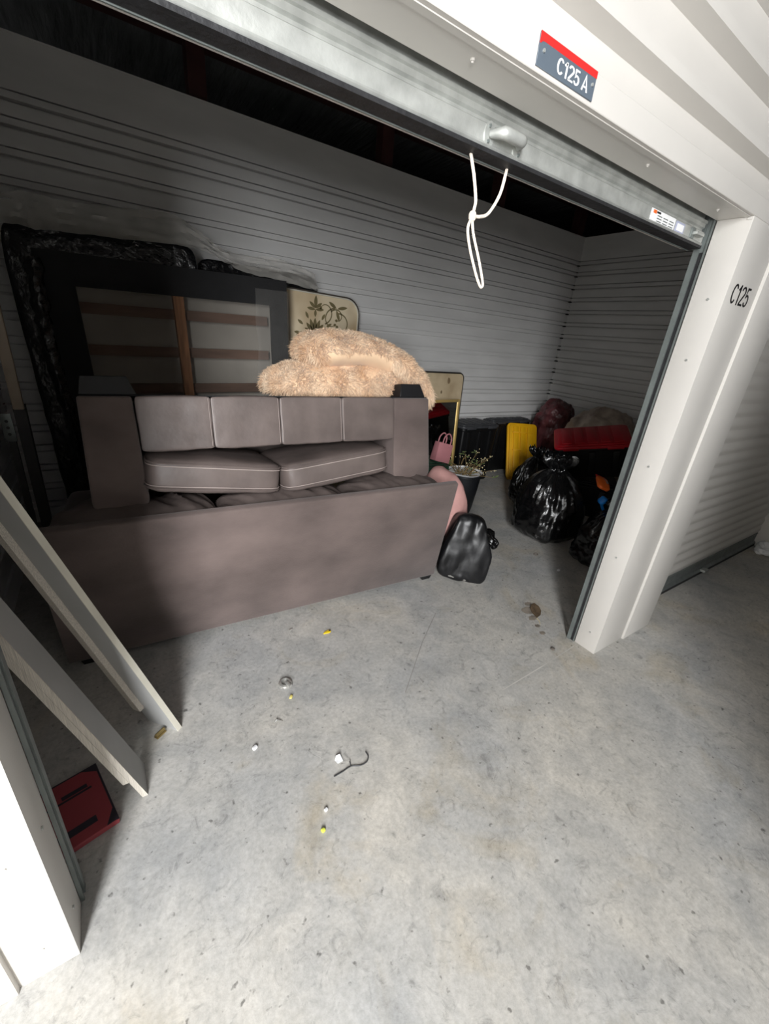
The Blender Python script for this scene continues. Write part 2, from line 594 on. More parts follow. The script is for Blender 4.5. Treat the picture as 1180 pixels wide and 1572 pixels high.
# aisle in front of the unit: white walls, ceiling, open entrance
aw = MB()
aw.box(FX0, DOOR_X0, AISLE_Y - 0.08, AISLE_Y, 0, AISLE_Z)
aw.box(DOOR_X1, FX1, AISLE_Y - 0.08, AISLE_Y, 0, AISLE_Z)
aw.box(DOOR_X0, DOOR_X1, AISLE_Y - 0.08, AISLE_Y, 3.55, AISLE_Z)
aw.box(0.86, 0.94, AISLE_Y, -1.80, 0, AISLE_Z)      # unseen partition added to keep entrance light off the right-hand floor
struct(aw.build('wall_aisle', LINER))
struct(MB().box(FX0, FX1, AISLE_Y - 0.08, 0.3, AISLE_Z, AISLE_Z + 0.05).build('ceiling_aisle', INSUL))
struct(MB().box(FX0 - 0.1, FX0, AISLE_Y - 0.08, 0.2, 0, AISLE_Z).build('wall_aisle_left', WHITE))
struct(MB().box(FX1, FX1 + 0.1, AISLE_Y - 0.08, 0.2, 0, AISLE_Z).build('wall_aisle_right', LINER))

# header: soffit box, plain fascia, then horizontally ribbed panels above it
hd = MB().box(FX0, FX1, 0.0, 0.127, Z_HEAD, 2.207)
wf = struct(hd.build('wall_front', WHITE, bevel=0.002, seg=1))
wf['label'] = 'white ribbed steel header wall above the doors'
fp = [(0.022, 2.2)]
z = 2.252
while z < AISLE_Z - 0.1:
    fp += [(0.022, z + 0.022), (-0.022, z + 0.034), (-0.022, z + 0.058), (0.022, z + 0.072)]
    z += 0.1505
fp += [(0.022, AISLE_Z)]
rp = MB().sheet(fp, lambda a, z, t: (t, a, z), FX0, FX1)
rp.box(FX0, FX1, 0.04, 0.05, 2.207, AISLE_Z)
rpo = rp.build('ribbed_panel', WHITE, wf)
lip = MB().box(0.0, W_OPEN, 0.012, 0.030, Z_HEAD - 0.003, Z_HEAD - 0.0005).build('soffit_lip', WHITE, wf)
bx = MB().box(2.443, 2.4468, 0.004, 0.02, Z_HEAD - 0.012, Z_HEAD - 0.004).build('corner_tab', WHITE, wf)
for (x, y) in ((1.02, 0.062), (0.35, 0.06), (1.75, 0.06), (2.3, 0.07)):
    s = MB().tube([(x, y, Z_HEAD + 0.001), (x, y, Z_HEAD - 0.004)], 0.0055, 10)
    s.tube([(x, y, Z_HEAD - 0.004), (x, y, Z_HEAD - 0.007)], 0.003, 8).build('screw', WHITE, wf, smooth=True)


def pillar(name, poly, z1=Z_HEAD):
    return struct(MB().prism(poly, lambda a, b, t: (a, b, t), 0.0, z1).build(name, WHITE, bevel=0.0025, seg=2))


# right pillar: plain jamb wrap plus the proud neighbouring wrap
PR = pillar('trim_8', [(2.447, 0.0), (2.752, 0.0), (2.752, 0.125), (2.447, 0.125)])
PR['label'] = 'white steel door pillar lettered C125'
lap = MB().prism([(2.752, -0.012), (3.066, -0.012), (3.066, 0.15), (2.752, 0.15)], lambda a, b, t: (a, b, t), 0.0, Z_HEAD)
lap.build('jamb_wrap', WHITE, PR, bevel=0.0025)
stroke_text('lettering', 'C125', INK, PR, 0.074, 0.188, (2.497, -0.0012, 1.852), 0.105)
for zz in (0.12, 0.62, 1.13, 1.62, 1.86):
    MB().tube([(2.447, 0.058, zz), (2.4435, 0.058, zz)], 0.005, 8).build('screw', GALV, PR, smooth=True)
# left pillar
PL = pillar('trim_9', [(-0.118, 0.0), (0.0, 0.0), (0.0, 0.125), (-0.118, 0.125)])
lap = MB().prism([(-0.62, -0.012), (-0.126, -0.012), (-0.126, 0.15), (-0.62, 0.15)], lambda a, b, t: (a, b, t), 0.0, Z_HEAD)
lap.build('jamb_wrap', WHITE, PL, bevel=0.0025)
MB().box(-0.128, -0.115, 0.004, 0.12, 0, Z_HEAD).build('joint_strip', WHITE, PL)
for zz in (0.11, 0.46, 0.95):
    MB().tube([(0.0, 0.06, zz), (0.0035, 0.06, zz)], 0.005, 8).build('screw', GALV, PL, smooth=True)
    MB().tube([(-0.06, 0.0, zz), (-0.06, -0.003, zz)], 0.004, 8).build('screw', WHITE, PL, smooth=True)
# far pillar past the neighbouring door
PF = pillar('trim_10', [(5.513, 0.0), (6.13, 0.0), (6.13, 0.15), (5.513, 0.15)])

# ---------------------------------------------------------------- rolled-up door of this unit
D1 = thing('door_1', 'rolled up steel roller door with galvanised bottom bar', 'door')
D1['kind'] = 'structure'
barp = [(0.143, 2.054), (0.138, 2.060), (0.143, 2.066), (0.143, 2.100), (0.156, 2.108), (0.156, 2.114), (0.149, 2.118), (0.149, 2.130), (0.143, 2.132), (0.143, 2.140), (0.16, 2.142),
        (0.16, 2.30), (0.175, 2.30), (0.175, 2.054)]
MB().prism(barp, lambda a, b, t: (t, a, b), 0.03, 2.417).build('bottom_bar', GALV, D1)
MB().prism([(0.138, 2.045), (0.138, 2.054), (0.186, 2.054), (0.186, 2.046), (0.182, 2.043)], lambda a, b, t: (t, a, b), 0.03, 2.417).build('rubber_seal', RUBBER, D1)
MB().box(0.03, 2.417, 0.184, 0.188, 2.041, 2.054).build('seal_rail', GALVDULL, D1)
coil = []
for k in range(60):
    a = k / 60 * 2 * PI
    r = 0.17 + (0.008 if k % 2 else 0)
    coil.append((0.40 + r * math.cos(a), 2.55 + r * math.sin(a)))
MB().prism(coil, lambda a, b, t: (t, a, b), 0.03, 2.417).build('curtain_coil', WHITE, D1)
MB().box(0.03, 2.417, 0.21, 0.215, 2.05, 2.55).build('curtain_drop', WHITE, D1)


def pull_handle(parent, xc, zc, L=0.125):
    y0 = 0.143
    for s in (-1, 1):
        pl = []
        for k in range(20):
            a = 2 * PI * k / 20
            pl.append((xc + s * L * 0.42 + 0.017 * math.cos(a), zc + 0.026 * math.sin(a)))
        hp = MB().prism(pl, lambda a, b, t: (a, t, b), y0, y0 - 0.003).build('handle_plate', GALV, parent)
        for q in (-1, 1):
            MB().tube([(xc + s * L * 0.45, y0 - 0.002, zc + q * 0.015), (xc + s * L * 0.45, y0 - 0.007, zc + q * 0.015)], 0.004, 8).build('rivet', GALVDULL, hp)
    pts = []
    for k in range(17):
        t = k / 16
        x = xc + (t - 0.5) * L * 0.84
        pts.append((x, y0 - 0.004 - 0.030 * min(1, math.sin(PI * t) * 1.7), zc))
    MB().tube(pts, lambda t: 0.008 + 0.006 * min(1, 1.8 * math.sin(PI * t)), 10).build('pull_handle', GALV, parent, smooth=True)


pull_handle(D1, 1.222, 2.082)
MB().box(2.31, 2.375, 0.12, 0.143, 2.075, 2.087).build('slide_latch', GALV, D1, bevel=0.003)
MB().box(2.30, 2.33, 0.137, 0.143, 2.063, 2.10).build('latch_plate', GALVDULL, D1, bevel=0.002)
# warning stickers on the bottom bar
st = MB().box(1.985, 2.165, 0.1415, 0.1428, 2.061, 2.098).build('warning_sticker', PAPER, D1)
MB().add([(1.997, 0.1413, 2.086), (2.02, 0.1413, 2.086), (2.02, 0.1413, 2.096), (1.997, 0.1413, 2.096)], [(0, 1, 2, 3)]).build('orange_mark', ORANGE, st)
for i in range(3):
    for j in range(3):
        xx = 2.03 + i * 0.045
        MB().add([(xx, 0.1413, 2.066 + j * 0.008), (xx + 0.035, 0.1413, 2.066 + j * 0.008), (xx + 0.035, 0.1413, 2.069 + j * 0.008), (xx, 0.1413, 2.069 + j * 0.008)], [(0, 1, 2, 3)]).build('print_line', GALVDULL, st)
MB().add([(2.022, 0.1413, 2.089), (2.05, 0.1413, 2.089), (2.05, 0.1413, 2.095), (2.022, 0.1413, 2.095)], [(0, 1, 2, 3)]).build('print_line', INK, st)
st2 = MB().box(2.175, 2.245, 0.1415, 0.1428, 2.062, 2.096).build('serial_sticker', mat('bluish_label', (178, 182, 206), 0.6), D1)
MB().add([(2.183, 0.1413, 2.068), (2.238, 0.1413, 2.068), (2.238, 0.1413, 2.09), (2.183, 0.1413, 2.09)], [(0, 1, 2, 3)]).build('label_window', PAPER, st2)
# guide tracks each side
for x0, x1 in ((0.0, 0.03), (2.417, 2.447)):
    s = 1 if x0 == 0.0 else -1
    xe = x0 if s > 0 else x1
    tr = MB().box(min(xe, xe + s * 0.009), max(xe, xe + s * 0.009), 0.128, 0.133, 0.0, 2.3)
    tr.box(min(xe, xe + s * 0.012), max(xe, xe + s * 0.010), 0.150, 0.172, 0.0, 2.3)
    tr.box(min(xe, xe + s * 0.003), max(xe, xe + s * 0.003), 0.133, 0.150, 0.0, 2.3)
    tr.build('guide_track', TRACK, D1)
    MB().box(min(xe, xe + s * 0.004), max(xe, xe + s * 0.004), 0.133, 0.150, 0.0, 2.035).build('track_liner', RUBBER, D1)

# ---------------------------------------------------------------- closed neighbouring roller door
D2 = thing('door_2', 'closed white ribbed roller door right of the lettered pillar', 'door')
D2['kind'] = 'structure'
SLAT = 0.0846
zz = 0.135
k = 0
first = None
while zz < 2.2:
    if first is None:
        pr = []
        for i in range(13):
            t = i / 12
            pr.append((0.150 - 0.011 * (0.5 - 0.5 * math.cos(2 * PI * t)) ** 0.8, t * SLAT))
        pr += [(0.162, SLAT), (0.162, 0)]
        first = MB().prism(pr, lambda a, b, t: (t, a, b), 3.075, 5.505).build('door_slat', WHITE, D2, smooth=True)
        sl = first
    else:
        sl = first.copy()
        COL.objects.link(sl)
        sl.parent = D2
    sl.location = (0, 0, zz)
    zz += SLAT
MB().prism([(0.128, 0.028), (0.128, 0.034), (0.146, 0.05), (0.146, 0.12), (0.14, 0.135), (0.165, 0.135), (0.165, 0.028)], lambda a, b, t: (t, a, b), 3.075, 5.505).build('bottom_bar', GALVDULL, D2)
MB().box(3.075, 5.505, 0.13, 0.17, 0.0, 0.028).build('rubber_seal', RUBBER, D2)
MB().box(4.22, 4.30, 0.10, 0.14, 0.03, 0.05).build('foot_grip', GALV, D2, bevel=0.004)
for xe, s in ((3.066, 1), (5.513, -1)):
    MB().box(min(xe, xe + s * 0.03), max(xe, xe + s * 0.03), 0.166, 0.186, 0.0, 2.2).build('guide_track', TRACK, D2)

# ---------------------------------------------------------------- unit sign on the header
SG = thing('unit_sign', 'grey and red plate reading C125 A on the white header', 'sign', (1.139, 0, 2.1525))
MB().box(0, 0.206, -0.003, 0, 0, 0.0535).build('sign_plate', SIGNGREY, SG, bevel=0.0006, seg=1)
red = [(0, 0.0535)]
for k in range(9):
    a = k / 8 * PI / 2
    red.append((0.004 + 0.014 * (1 - math.cos(a)), 0.0345 + 0.006 * math.sin(a)))
red[1] = (0.0, 0.0345)
red += [(0.206, 0.0405), (0.206, 0.0535)]
MB().prism(red, lambda a, b, t: (a, t, b), -0.0031, -0.0036).build('red_band', SIGNRED, SG)
stroke_text('sign_lettering', 'C125 A', SIGNWHITE, SG, 0.0265, 0.116, (0.064, -0.0040, 0.0075), 0.125)
for x in (0.016, 0.194):
    MB().tube([(x, -0.003, 0.027), (x, -0.0055, 0.027)], 0.0035, 8).build('screw', GALV, SG)

# ---------------------------------------------------------------- pull cord hanging from the door
RO = thing('pull_cord', 'knotted white cord looped from the raised door edge', 'cord', (1.17, 0.17, 2.03))


def spline(pts, n=10):
    P = [Vector(p) for p in pts]
    out = []
    for i in range(len(P) - 1):
        p0, p1, p2, p3 = P[max(i - 1, 0)], P[i], P[i + 1], P[min(i + 2, len(P) - 1)]
        for k in range(n):
            t = k / n
            out.append(0.5 * ((2 * p1) + (p2 - p0) * t + (2 * p0 - 5 * p1 + 4 * p2 - p3) * t * t + (3 * p1 - p0 - 3 * p2 + p3) * t ** 3))
    out.append(P[-1])
    return out


RW = Vector((1.17, 0.17, 2.03))


def rel(pts, o):
    return [Vector(p) - o for p in pts]


MB().tube(spline(rel([(1.142, 0.17, 2.045), (1.163, 0.168, 1.999), (1.176, 0.165, 1.955), (1.176, 0.165, 1.935), (1.172, 0.165, 1.919)], RW)), 0.0042, 8).build('cord_strand', ROPEM, RO, smooth=True)
MB().tube(spline(rel([(1.277, 0.17, 2.045), (1.264, 0.168, 1.985), (1.230, 0.165, 1.935), (1.200, 0.165, 1.921), (1.174, 0.165, 1.918)], RW)), 0.0042, 8).build('cord_strand', ROPEM, RO, smooth=True)
MB().tube(spline(rel([(1.174, 0.165, 1.916), (1.163, 0.165, 1.888), (1.180, 0.165, 1.845), (1.215, 0.165, 1.79), (1.238, 0.165, 1.762), (1.248, 0.165, 1.758), (1.249, 0.165, 1.77), (1.222, 0.165, 1.82), (1.185, 0.165, 1.88), (1.173, 0.165, 1.916)], RW)), 0.0038, 8).build('cord_loop', ROPEM, RO, smooth=True)
kn = soft_box(0.022, 0.018, 0.026, 2.2, 6, 0)
kn.xf(Matrix.Translation(Vector((1.173, 0.165, 1.917)) - RW)).build('knot', ROPEM, RO, smooth=True)


# ================================================================ BIG FURNITURE
# lower sofa: stands on the floor with its back panel to the aisle
SO = thing('sofa', 'taupe sofa standing with its flat back panel toward the aisle', 'sofa', (2.099, 1.06, 0), (0, 0, math.radians(-3.3)))
SL = 2.16
bp = MB().hexa([(-SL, 0.0, 0.035), (0, 0.0, 0.035), (0, 0.05, 0.035), (-SL, 0.05, 0.035),
                (-SL, -0.105, 0.775), (0.0, -0.105, 0.775), (0, -0.07, 0.79), (-SL, -0.07, 0.79)])
bp.build('back_panel', SUEDE, SO, bevel=0.008)
for x0, x1 in ((-0.24, -0.012), (-SL + 0.012, -SL + 0.24)):
    b = soft_box(x1 - x0, 0.86, 0.56, 8, 10, 0.03, 0.006, 5, x0)
    b.xf(Matrix.Translation(((x0 + x1) / 2, 0.49, 0.33))).build('armrest', SUEDE, SO, smooth=True)
MB().box(-SL + 0.02, -0.02, 0.045, 0.88, 0.05, 0.30).build('base_frame', SUEDE, SO, bevel=0.02)


def rumple(P, q):
    # gathered leather: creases running across the roll
    x, y, z = P
    c = 0.022 * fb((x * 5, y * 3, z * 3), 1, 4) - 0.030 * abs(fb((x * 8 + y * 5, y * 3, z * 3), 1, 9)) - 0.024 * abs(fb((x * 13 + y * 7, y * 2.5, 0), 1, 6)) - 0.008 * abs(fb((x * 26 + y * 9, y * 6, 0), 1, 2)) + 0.014
    return P + Vector((0, 0, c * (1 if z > 0 else 0.2)))


for i in range(3):
    wd = (SL - 0.06) / 3
    b = soft_box(wd, 0.34, 0.36, 5, 44, 0.05, 0.0, 5, i, rumple)
    b.xf(Matrix.Translation((-SL + 0.03 + wd * (i + 0.5), 0.115, 0.585))).build('back_cushion', LEATHER, SO, smooth=True)
for i in range(2):
    wd = (SL - 0.5) / 2
    b = soft_box(wd - 0.01, 0.56, 0.17, 7, 10, 0.06, 0.004, 6, i)
    b.xf(Matrix.Translation((-SL + 0.25 + wd * (i + 0.5), 0.57, 0.385))).build('seat_cushion', LEATHER, SO, smooth=True)
for x in (-0.055, -SL + 0.09):
    for y in (0.055, 0.80):
        MB().hexa([(x - 0.035, y - 0.04, 0), (x + 0.03, y - 0.04, 0), (x + 0.03, y + 0.03, 0), (x - 0.035, y + 0.03, 0),
                   (x - 0.05, y - 0.05, 0.05), (x + 0.045, y - 0.05, 0.05), (x + 0.045, y + 0.04, 0.05), (x - 0.05, y + 0.04, 0.05)]).build('foot', FOOT, SO)

# loveseat turned upside down on top of it, feet in the air
LV = thing('loveseat', 'taupe leather loveseat turned upside down on the sofa', 'loveseat', (1.092, 1.205, 0.752), (math.radians(-11), 0, math.radians(-2.0)))
HW = 0.935
LH = 0.52
AW = 0.285


def arm(x0, x1):
    n = []
    # front outline: flat top (its base), rounded bottom (its arm top), flaring a little downward
    wd = x1 - x0
    pts = []
    r = 0.06
    for cx, cz, a0 in ((x1 - r, r, -PI / 2), (x0 + r, r, PI)):
        for k in range(6):
            a = a0 + k / 5 * PI / 2
            pts.append((cx + r * math.cos(a), cz + r * math.sin(a)))
    low = pts[6:] + []
    poly = pts[:6] + [(x1 - 0.012, LH), (x0 + 0.012, LH)] + low
    return MB().prism(poly, lambda a, b, t: (a, t, b), 0.0, 0.80)


for x0, x1 in ((-HW, -HW + 0.225), (HW - AW, HW)):
    arm(x0, x1).build('armrest', SUEDE, LV, bevel=0.012, seg=3)
xa, xb = -HW + 0.222, HW - AW + 0.002
# rail panels with their seams (measured from the left arm)
cuts_ = [xa, xa + 0.315, xa + 0.655, xa + 1.015, xb]
for i in range(4):
    x0, x1 = cuts_[i] + 0.002, cuts_[i + 1] - 0.002
    b = soft_box(x1 - x0 + 0.002, 0.05, 0.245, 26, 14, 0.03, 0.004, 7, i + 2)
    o = b.xf(Matrix.Translation(((x0 + x1) / 2, 0.022, LH - 0.1235))).build('front_rail_panel', LEATHER, LV, smooth=True)
    if i < 3:
        for d in (-0.008, 0.009):
            MB().tube([(x1 + d, -0.0045, LH - 0.008), (x1 + d, -0.0045, LH - 0.235)], 0.0012, 5).build('stitching', THREAD, o)
MB().box(xa, xb, 0.045, 0.79, LH - 0.245, LH - 0.004).build('seat_box', SUEDE, LV, bevel=0.01)
MB().box(-HW + 0.02, HW - 0.02, 0.02, 0.80, LH, LH + 0.006).build('dust_cover', DUST, LV)
bk = soft_box(xb - xa, 0.22, 0.50, 6, 12, 0.06, 0.008, 5, 3)
bk.xf(Matrix.Translation(((xa + xb) / 2, 0.72, LH - 0.30))).build('backrest', LEATHER, LV, smooth=True)
for x0, x1 in ((-HW + 0.02, -HW + 0.235), (HW - 0.225, HW - 0.035)):
    for y0 in (0.012, 0.62):
        MB().hexa([(x0, y0, LH + 0.006), (x1, y0, LH + 0.006), (x1, y0 + 0.12, LH + 0.006), (x0, y0 + 0.12, LH + 0.006),
                   (x0 + 0.015, y0 + 0.012, LH + 0.085), (x1 - 0.03, y0 + 0.012, LH + 0.085), (x1 - 0.03, y0 + 0.10, LH + 0.085), (x0 + 0.015, y0 + 0.10, LH + 0.085)]).build('foot', FOOT, LV, bevel=0.003, seg=1)


def loose_cushion(label, A, B, up, wd, dp=0.50, ht=0.165):
    """seat cushion whose lower front edge runs A->B"""
    A, B = Vector(A), Vector(B)
    t = frame_thing('seat_cushion', label, 'cushion', (A + B) / 2, B - A, up, 'loose loveseat cushions')
    b = soft_box(wd, dp, ht, 9, 16, 0.07, 0.005, 7, wd)
    b.xf(Matrix.Translation((0, dp / 2, ht / 2))).build('cushion_body', LEATHER, t, smooth=True)
    for zf in (0.14, 0.86):
        p = piping(wd, dp, 0, 0.006, 9, 0.004)
        p.xf(Matrix.Translation((0, dp / 2, ht * zf))).build('piping', LEATHER, t, smooth=True)
        p = piping(wd, dp, 0, 0.0022, 9, 0.0065)
        p.xf(Matrix.Translation((0, dp / 2, ht * (zf + (0.075 if zf < 0.5 else -0.075))))).build('stitching', THREAD, t, smooth=True)
    return t


loose_cushion('taupe leather seat cushion slipping out at the dark left arm', (0.372, 1.155, 0.862), (0.978, 1.135, 0.782), (0.0, 0.10, 1), 0.615)
loose_cushion('taupe leather seat cushion tilted up against the right arm', (1.022, 1.135, 0.778), (1.655, 1.115, 0.848), (-0.05, 0.10, 1), 0.645)


# shaggy cushions on the loveseat
def fur_tufts(base, count, length, keep, seed):
    """tufts over a built mesh object"""
    me = base.data
    rnd = random.Random(seed)
    me.calc_loop_triangles()
    tris = []
    acc = 0
    for t in me.loop_triangles:
        a, b, c = (me.vertices[i].co for i in t.vertices)
        n = me.polygons[t.polygon_index].normal
        if keep(t.center if hasattr(t, 'center') else (a + b + c) / 3, n):
            acc += t.area
            tris.append((acc, a, b, c, n))
    out = MB()
    import bisect
    keys = [q[0] for q in tris]
    for _ in range(count):
        _, a, b, c, n = tris[min(bisect.bisect(keys, rnd.random() * acc), len(tris) - 1)]
        u, v = rnd.random(), rnd.random()
        if u + v > 1:
            u, v = 1 - u, 1 - v
        p = a + (b - a) * u + (c - a) * v
        cl = Vector((fb(p, 9, seed), fb(p, 9, seed + 5), fb(p, 9, seed + 8)))
        d = (n * 0.8 + cl * 1.8 + Vector((rnd.gauss(0, 0.3), rnd.gauss(0, 0.3), rnd.gauss(0, 0.3) - 0.35))).normalized()
        L = length * rnd.uniform(0.6, 1.15)
        s = d.orthogonal().normalized()
        s = (Matrix.Rotation(rnd.random() * 6.28, 3, d) @ s) * rnd.uniform(0.002, 0.0038)
        q = d.cross(s)
        mid = p + d * L * 0.55 + Vector((0, 0, -0.004))
        tip = p + d * L + Vector((rnd.gauss(0, 0.006), rnd.gauss(0, 0.006), -0.012))
        k = len(out.v)
        for w_ in (p, mid):
            sc = 1.0 if w_ is p else 0.75
            out.v += [w_ + s * sc, w_ - s * 0.5 * sc + q * 0.87 * sc, w_ - s * 0.5 * sc - q * 0.87 * sc]
        out.v.append(tip)
        for i in range(3):
            j = (i + 1) % 3
            out.f += [(k + i, k + j, k + 3 + j, k + 3 + i), (k + 3 + i, k + 3 + j, k + 6)]
    return out


def loft(path, n=28):
    """path: list of (centre, half_width_dir_vec, up_vec) -> elliptical sections with closed ends"""
    rows = []
    for c, a, b in path:
        c, a, b = Vector(c), Vector(a), Vector(b)
        rows.append([c + a * math.cos(2 * PI * k / n) + b * math.sin(2 * PI * k / n) for k in range(n)])
    mb = MB().grid(rows, True)
    mb.f.append(tuple(range(n - 1, -1, -1)))
    mb.f.append(tuple((len(rows) - 1) * n + k for k in range(n)))
    return mb


F1 = thing('shaggy_cushion', 'wide shaggy beige cushion lying flat on the overturned loveseat', 'cushion', (1.665, 1.70, 1.13), group='shaggy cushions')
p1 = []
for i in range(15):
    t = i / 14
    a = -PI / 2 + PI * t
    r = max(0.02, math.cos(a)) ** 0.75
    p1.append(((math.sin(a) * 0.565, 0, 0.12 + 0.04 * r), (0, 0.30 * r ** 0.6, 0), (0, 0, 0.165 * r)))
b1 = loft(p1).build('cushion_body', FURBACK, F1, smooth=True)
o = fur_tufts(b1, 24000, 0.034, lambda c, n: n.z > -0.25, 3).build('shag_pile', FUR, F1)
o['kind'] = 'stuff'

F2 = thing('shaggy_cushion', 'folded shaggy beige cushion drooping on top of the flat one', 'cushion', (1.755, 1.68, 1.340), group='shaggy cushions')
spine = spline([(-0.45, 0.0, 0.14), (-0.30, 0.0, 0.155), (-0.05, 0.0, 0.155), (0.20, -0.02, 0.07), (0.36, -0.03, -0.06), (0.43, -0.03, -0.21)], 5)
p2 = []
nS = len(spine)
for i, c in enumerate(spine):
    t = i / (nS - 1)
    d = (spine[min(i + 1, nS - 1)] - spine[max(i - 1, 0)]).normalized()
    up = Vector((-d.z, 0, d.x))
    e = min(1.0, math.sin(PI * min(1, max(0.02, t))) * 2.2)
    th = (0.106 if t < 0.6 else 0.106 - 0.17 * (t - 0.6)) * max(0.15, e) ** 0.6
    wd = 0.27 * max(0.2, e) ** 0.5
    p2.append((c, (0, wd, 0), up * th))
b2 = loft(p2).build('cushion_body', FURBACK, F2, smooth=True)
o = fur_tufts(b2, 24000, 0.034, lambda c, n: n.z > 0.05 or (c.x > 0.05 and n.z > -0.75) or c.x < -0.38 or (n.x > 0.3), 5).build('shag_pile', FUR, F2)
o['kind'] = 'stuff'

# ---------------------------------------------------------------- box spring (open wooden side seen through sheer cover)
BSX0, BSX1, BSZ = 0.09, 1.545, 1.895
BS = thing('box_spring', 'box spring on end with wood slats showing through its sheer black cover', 'box spring', (0.82, 2.44, 0), (0, math.radians(-1.2), 0))
hw = (BSX1 - BSX0) / 2
by = 0.17
fr = MB()
fr.box(-hw, hw, 0.0, 0.012, BSZ - 0.17, BSZ)      # opaque black border of the cover
fr.box(-hw, -hw + 0.17, 0.0, 0.012, 0.0, BSZ - 0.17)
fr.box(hw - 0.13, hw, 0.0, 0.012, 0.0, BSZ - 0.17)
fr.build('cover_border', DUST, BS)
sd = MB()
sd.box(-hw, -hw + 0.03, 0.012, by, 0, BSZ)
sd.box(hw - 0.03, hw, 0.012, by, 0, BSZ)
sd.box(-hw + 0.03, hw - 0.03, 0.012, by, BSZ - 0.03, BSZ)
sd.box(-hw + 0.03, hw - 0.03, 0.012, by, 0, 0.03)
sd.build('side_frame', DUST, BS)
MB().box(-hw + 0.03, hw - 0.03, by - 0.012, by, 0.03, BSZ - 0.03).build('liner', TICK, BS)
for zc in (0.35, 0.62, 0.88, 1.135, 1.375, 1.615):
    MB().box(-hw + 0.17, hw - 0.13, 0.075, 0.09, zc - 0.032, zc + 0.032).build('slat', SLATW, BS)
MB().prism([(-0.028, 0.03), (0.028, 0.03), (0.030, 1.755), (0.0, 1.80), (-0.032, 1.755)], lambda a, b, t: (a - 0.01, t, b), 0.005, 0.07).build('centre_beam', WOODP, BS)
rows = []
for i in range(13):
    zc = 0.05 + i * (BSZ - 0.22 + 0.02) / 12
    rows.append([(-hw + 0.165 + j * (2 * hw - 0.29) / 24, 0.003 + 0.002 * fb((j * 0.4, i * 0.4, 0), 1, 1) - 0.0, zc) for j in range(25)])
MB().grid(rows).build('sheer_cover', MESHF, BS, smooth=True)
# loose film hanging down the right side
rows = []
for i in range(20):
    zc = 0.4 + i * 0.075
    rows.append([(hw - 0.24 + j * 0.0205 + (12 - j) * 0.004 * fb((i * 0.3, 0, 0), 1, 3), -0.014 - 0.012 * abs(fb((j * 0.9, i * 0.12, 0), 1, 4)), zc) for j in range(13)])
MB().grid(rows).build('hanging_film', clear_plastic('thin_grey_film', (150, 148, 144), 0.16), BS, smooth=True)


# crinkled fold of loose wrap along the left side, proud of the box spring
rows = []
for i in range(60):
    t = i / 59
    zc = 0.55 + 1.30 * t
    cx = -0.735 + 0.012 * math.sin(t * 7)
    wdt = 0.035 + 0.02 * abs(fb((t * 14, 0, 0), 1, 7))
    rows.append([(cx - wdt + 2 * wdt * j / 8 + 0.012 * fb((j, t * 30, 0), 1, 3), -0.004 - 0.035 * math.sin(PI * j / 8) - 0.02 * abs(fb((j * 0.8, t * 34, 0), 1, 9)), zc) for j in range(9)])
MB().grid(rows).build('gathered_wrap', BLACKPL2, BS, smooth=True)


def crumple(P, q):
    return P + Vector((0.008 * fb(P, 11, 1), -0.018 * abs(fb(P, 8, 2)) - 0.012 * abs(fb(P, 19, 5)), 0.010 * fb(P, 10, 3)))


# mattress in black plastic behind it
MA = thing('wrapped_mattress', 'mattress in crinkled black plastic standing behind the box spring', 'mattress', (0.475, 2.735, 0), (0, math.radians(-1.3), 0))
b = soft_box(1.05, 0.22, 2.045, 14, 34, 0.0, 0.0, 5, 2, crumple)
b.xf(Matrix.Translation((0, 0, 1.0225))).build('mattress_body', BLACKPL2, MA, smooth=True)
# clear film bunched over the top edge
top = [(-0.62, 2.03, 2.08), (-0.42, 2.03, 2.165), (-0.33, 2.02, 2.178), (-0.19, 2.03, 2.165), (0.07, 2.04, 2.185), (0.38, 2.05, 2.200),
       (0.55, 2.04, 2.125), (0.66, 2.0, 2.06), (0.82, 1.95, 2.035), (1.10, 1.92, 2.045), (1.38, 1.88, 1.99)]
tp = spline(top, 8)
rows = []
for i in range(9):
    s = i / 8
    row = []
    for j, p in enumerate(tp):
        zl, zu = p.y - 0.03, p.z
        row.append((p.x + 0.01 * fb((j * 0.5, i, 0), 1, 1), -0.13 + 0.03 * fb((j * 0.25, i * 0.7, 0), 1, 6) - 0.05 * (1 - s) + 0.03 * s, zl + (zu - zl) * s + 0.008 * fb((j * 0.6, i, 2), 1, 2)))
    rows.append(row)
MB().grid(rows).build('clear_film', CLEAR, MA, smooth=True)

# cream mattress with scroll print
CM = thing('printed_mattress', 'cream mattress with olive scroll print standing behind the shaggy cushions', 'mattress', (1.66, 2.86, 0), (0, math.radians(1.5), 0))
MW, MH = 1.26, 1.90


def rounded_rect(x0, x1, z0, z1, r, n=8):
    p = []
    for cx, cz, a0 in ((x1 - r, z0 + r, -PI / 2), (x1 - r, z1 - r, 0), (x0 + r, z1 - r, PI / 2), (x0 + r, z0 + r, PI)):
        for k in range(n + 1):
            a = a0 + k / n * PI / 2
            p.append((cx + r * math.cos(a), cz + r * math.sin(a)))
    return p


rr = rounded_rect(-MW / 2, MW / 2, 0.0, MH, 0.13)
MB().prism(rr, lambda a, b, t: (a, t, b), -0.05, 0.05).build('mattress_body', DAMASK, CM, bevel=0.012, seg=3)
MB().tube([(a, -0.05, b) for a, b in rr], 0.007, 6, closed=True).build('piping', mat('dark_piping', (70, 62, 54), 0.7), CM, smooth=True)
MB().tube([(a * 0.985, -0.053, MH / 2 + (b - MH / 2) * 0.99) for a, b in rr], 0.006, 6, closed=True).build('inner_piping', LAMEDGE, CM, smooth=True)
# printed scroll motif: stems, leaves and buds as flat print raised by a hair
pr_ = MB()


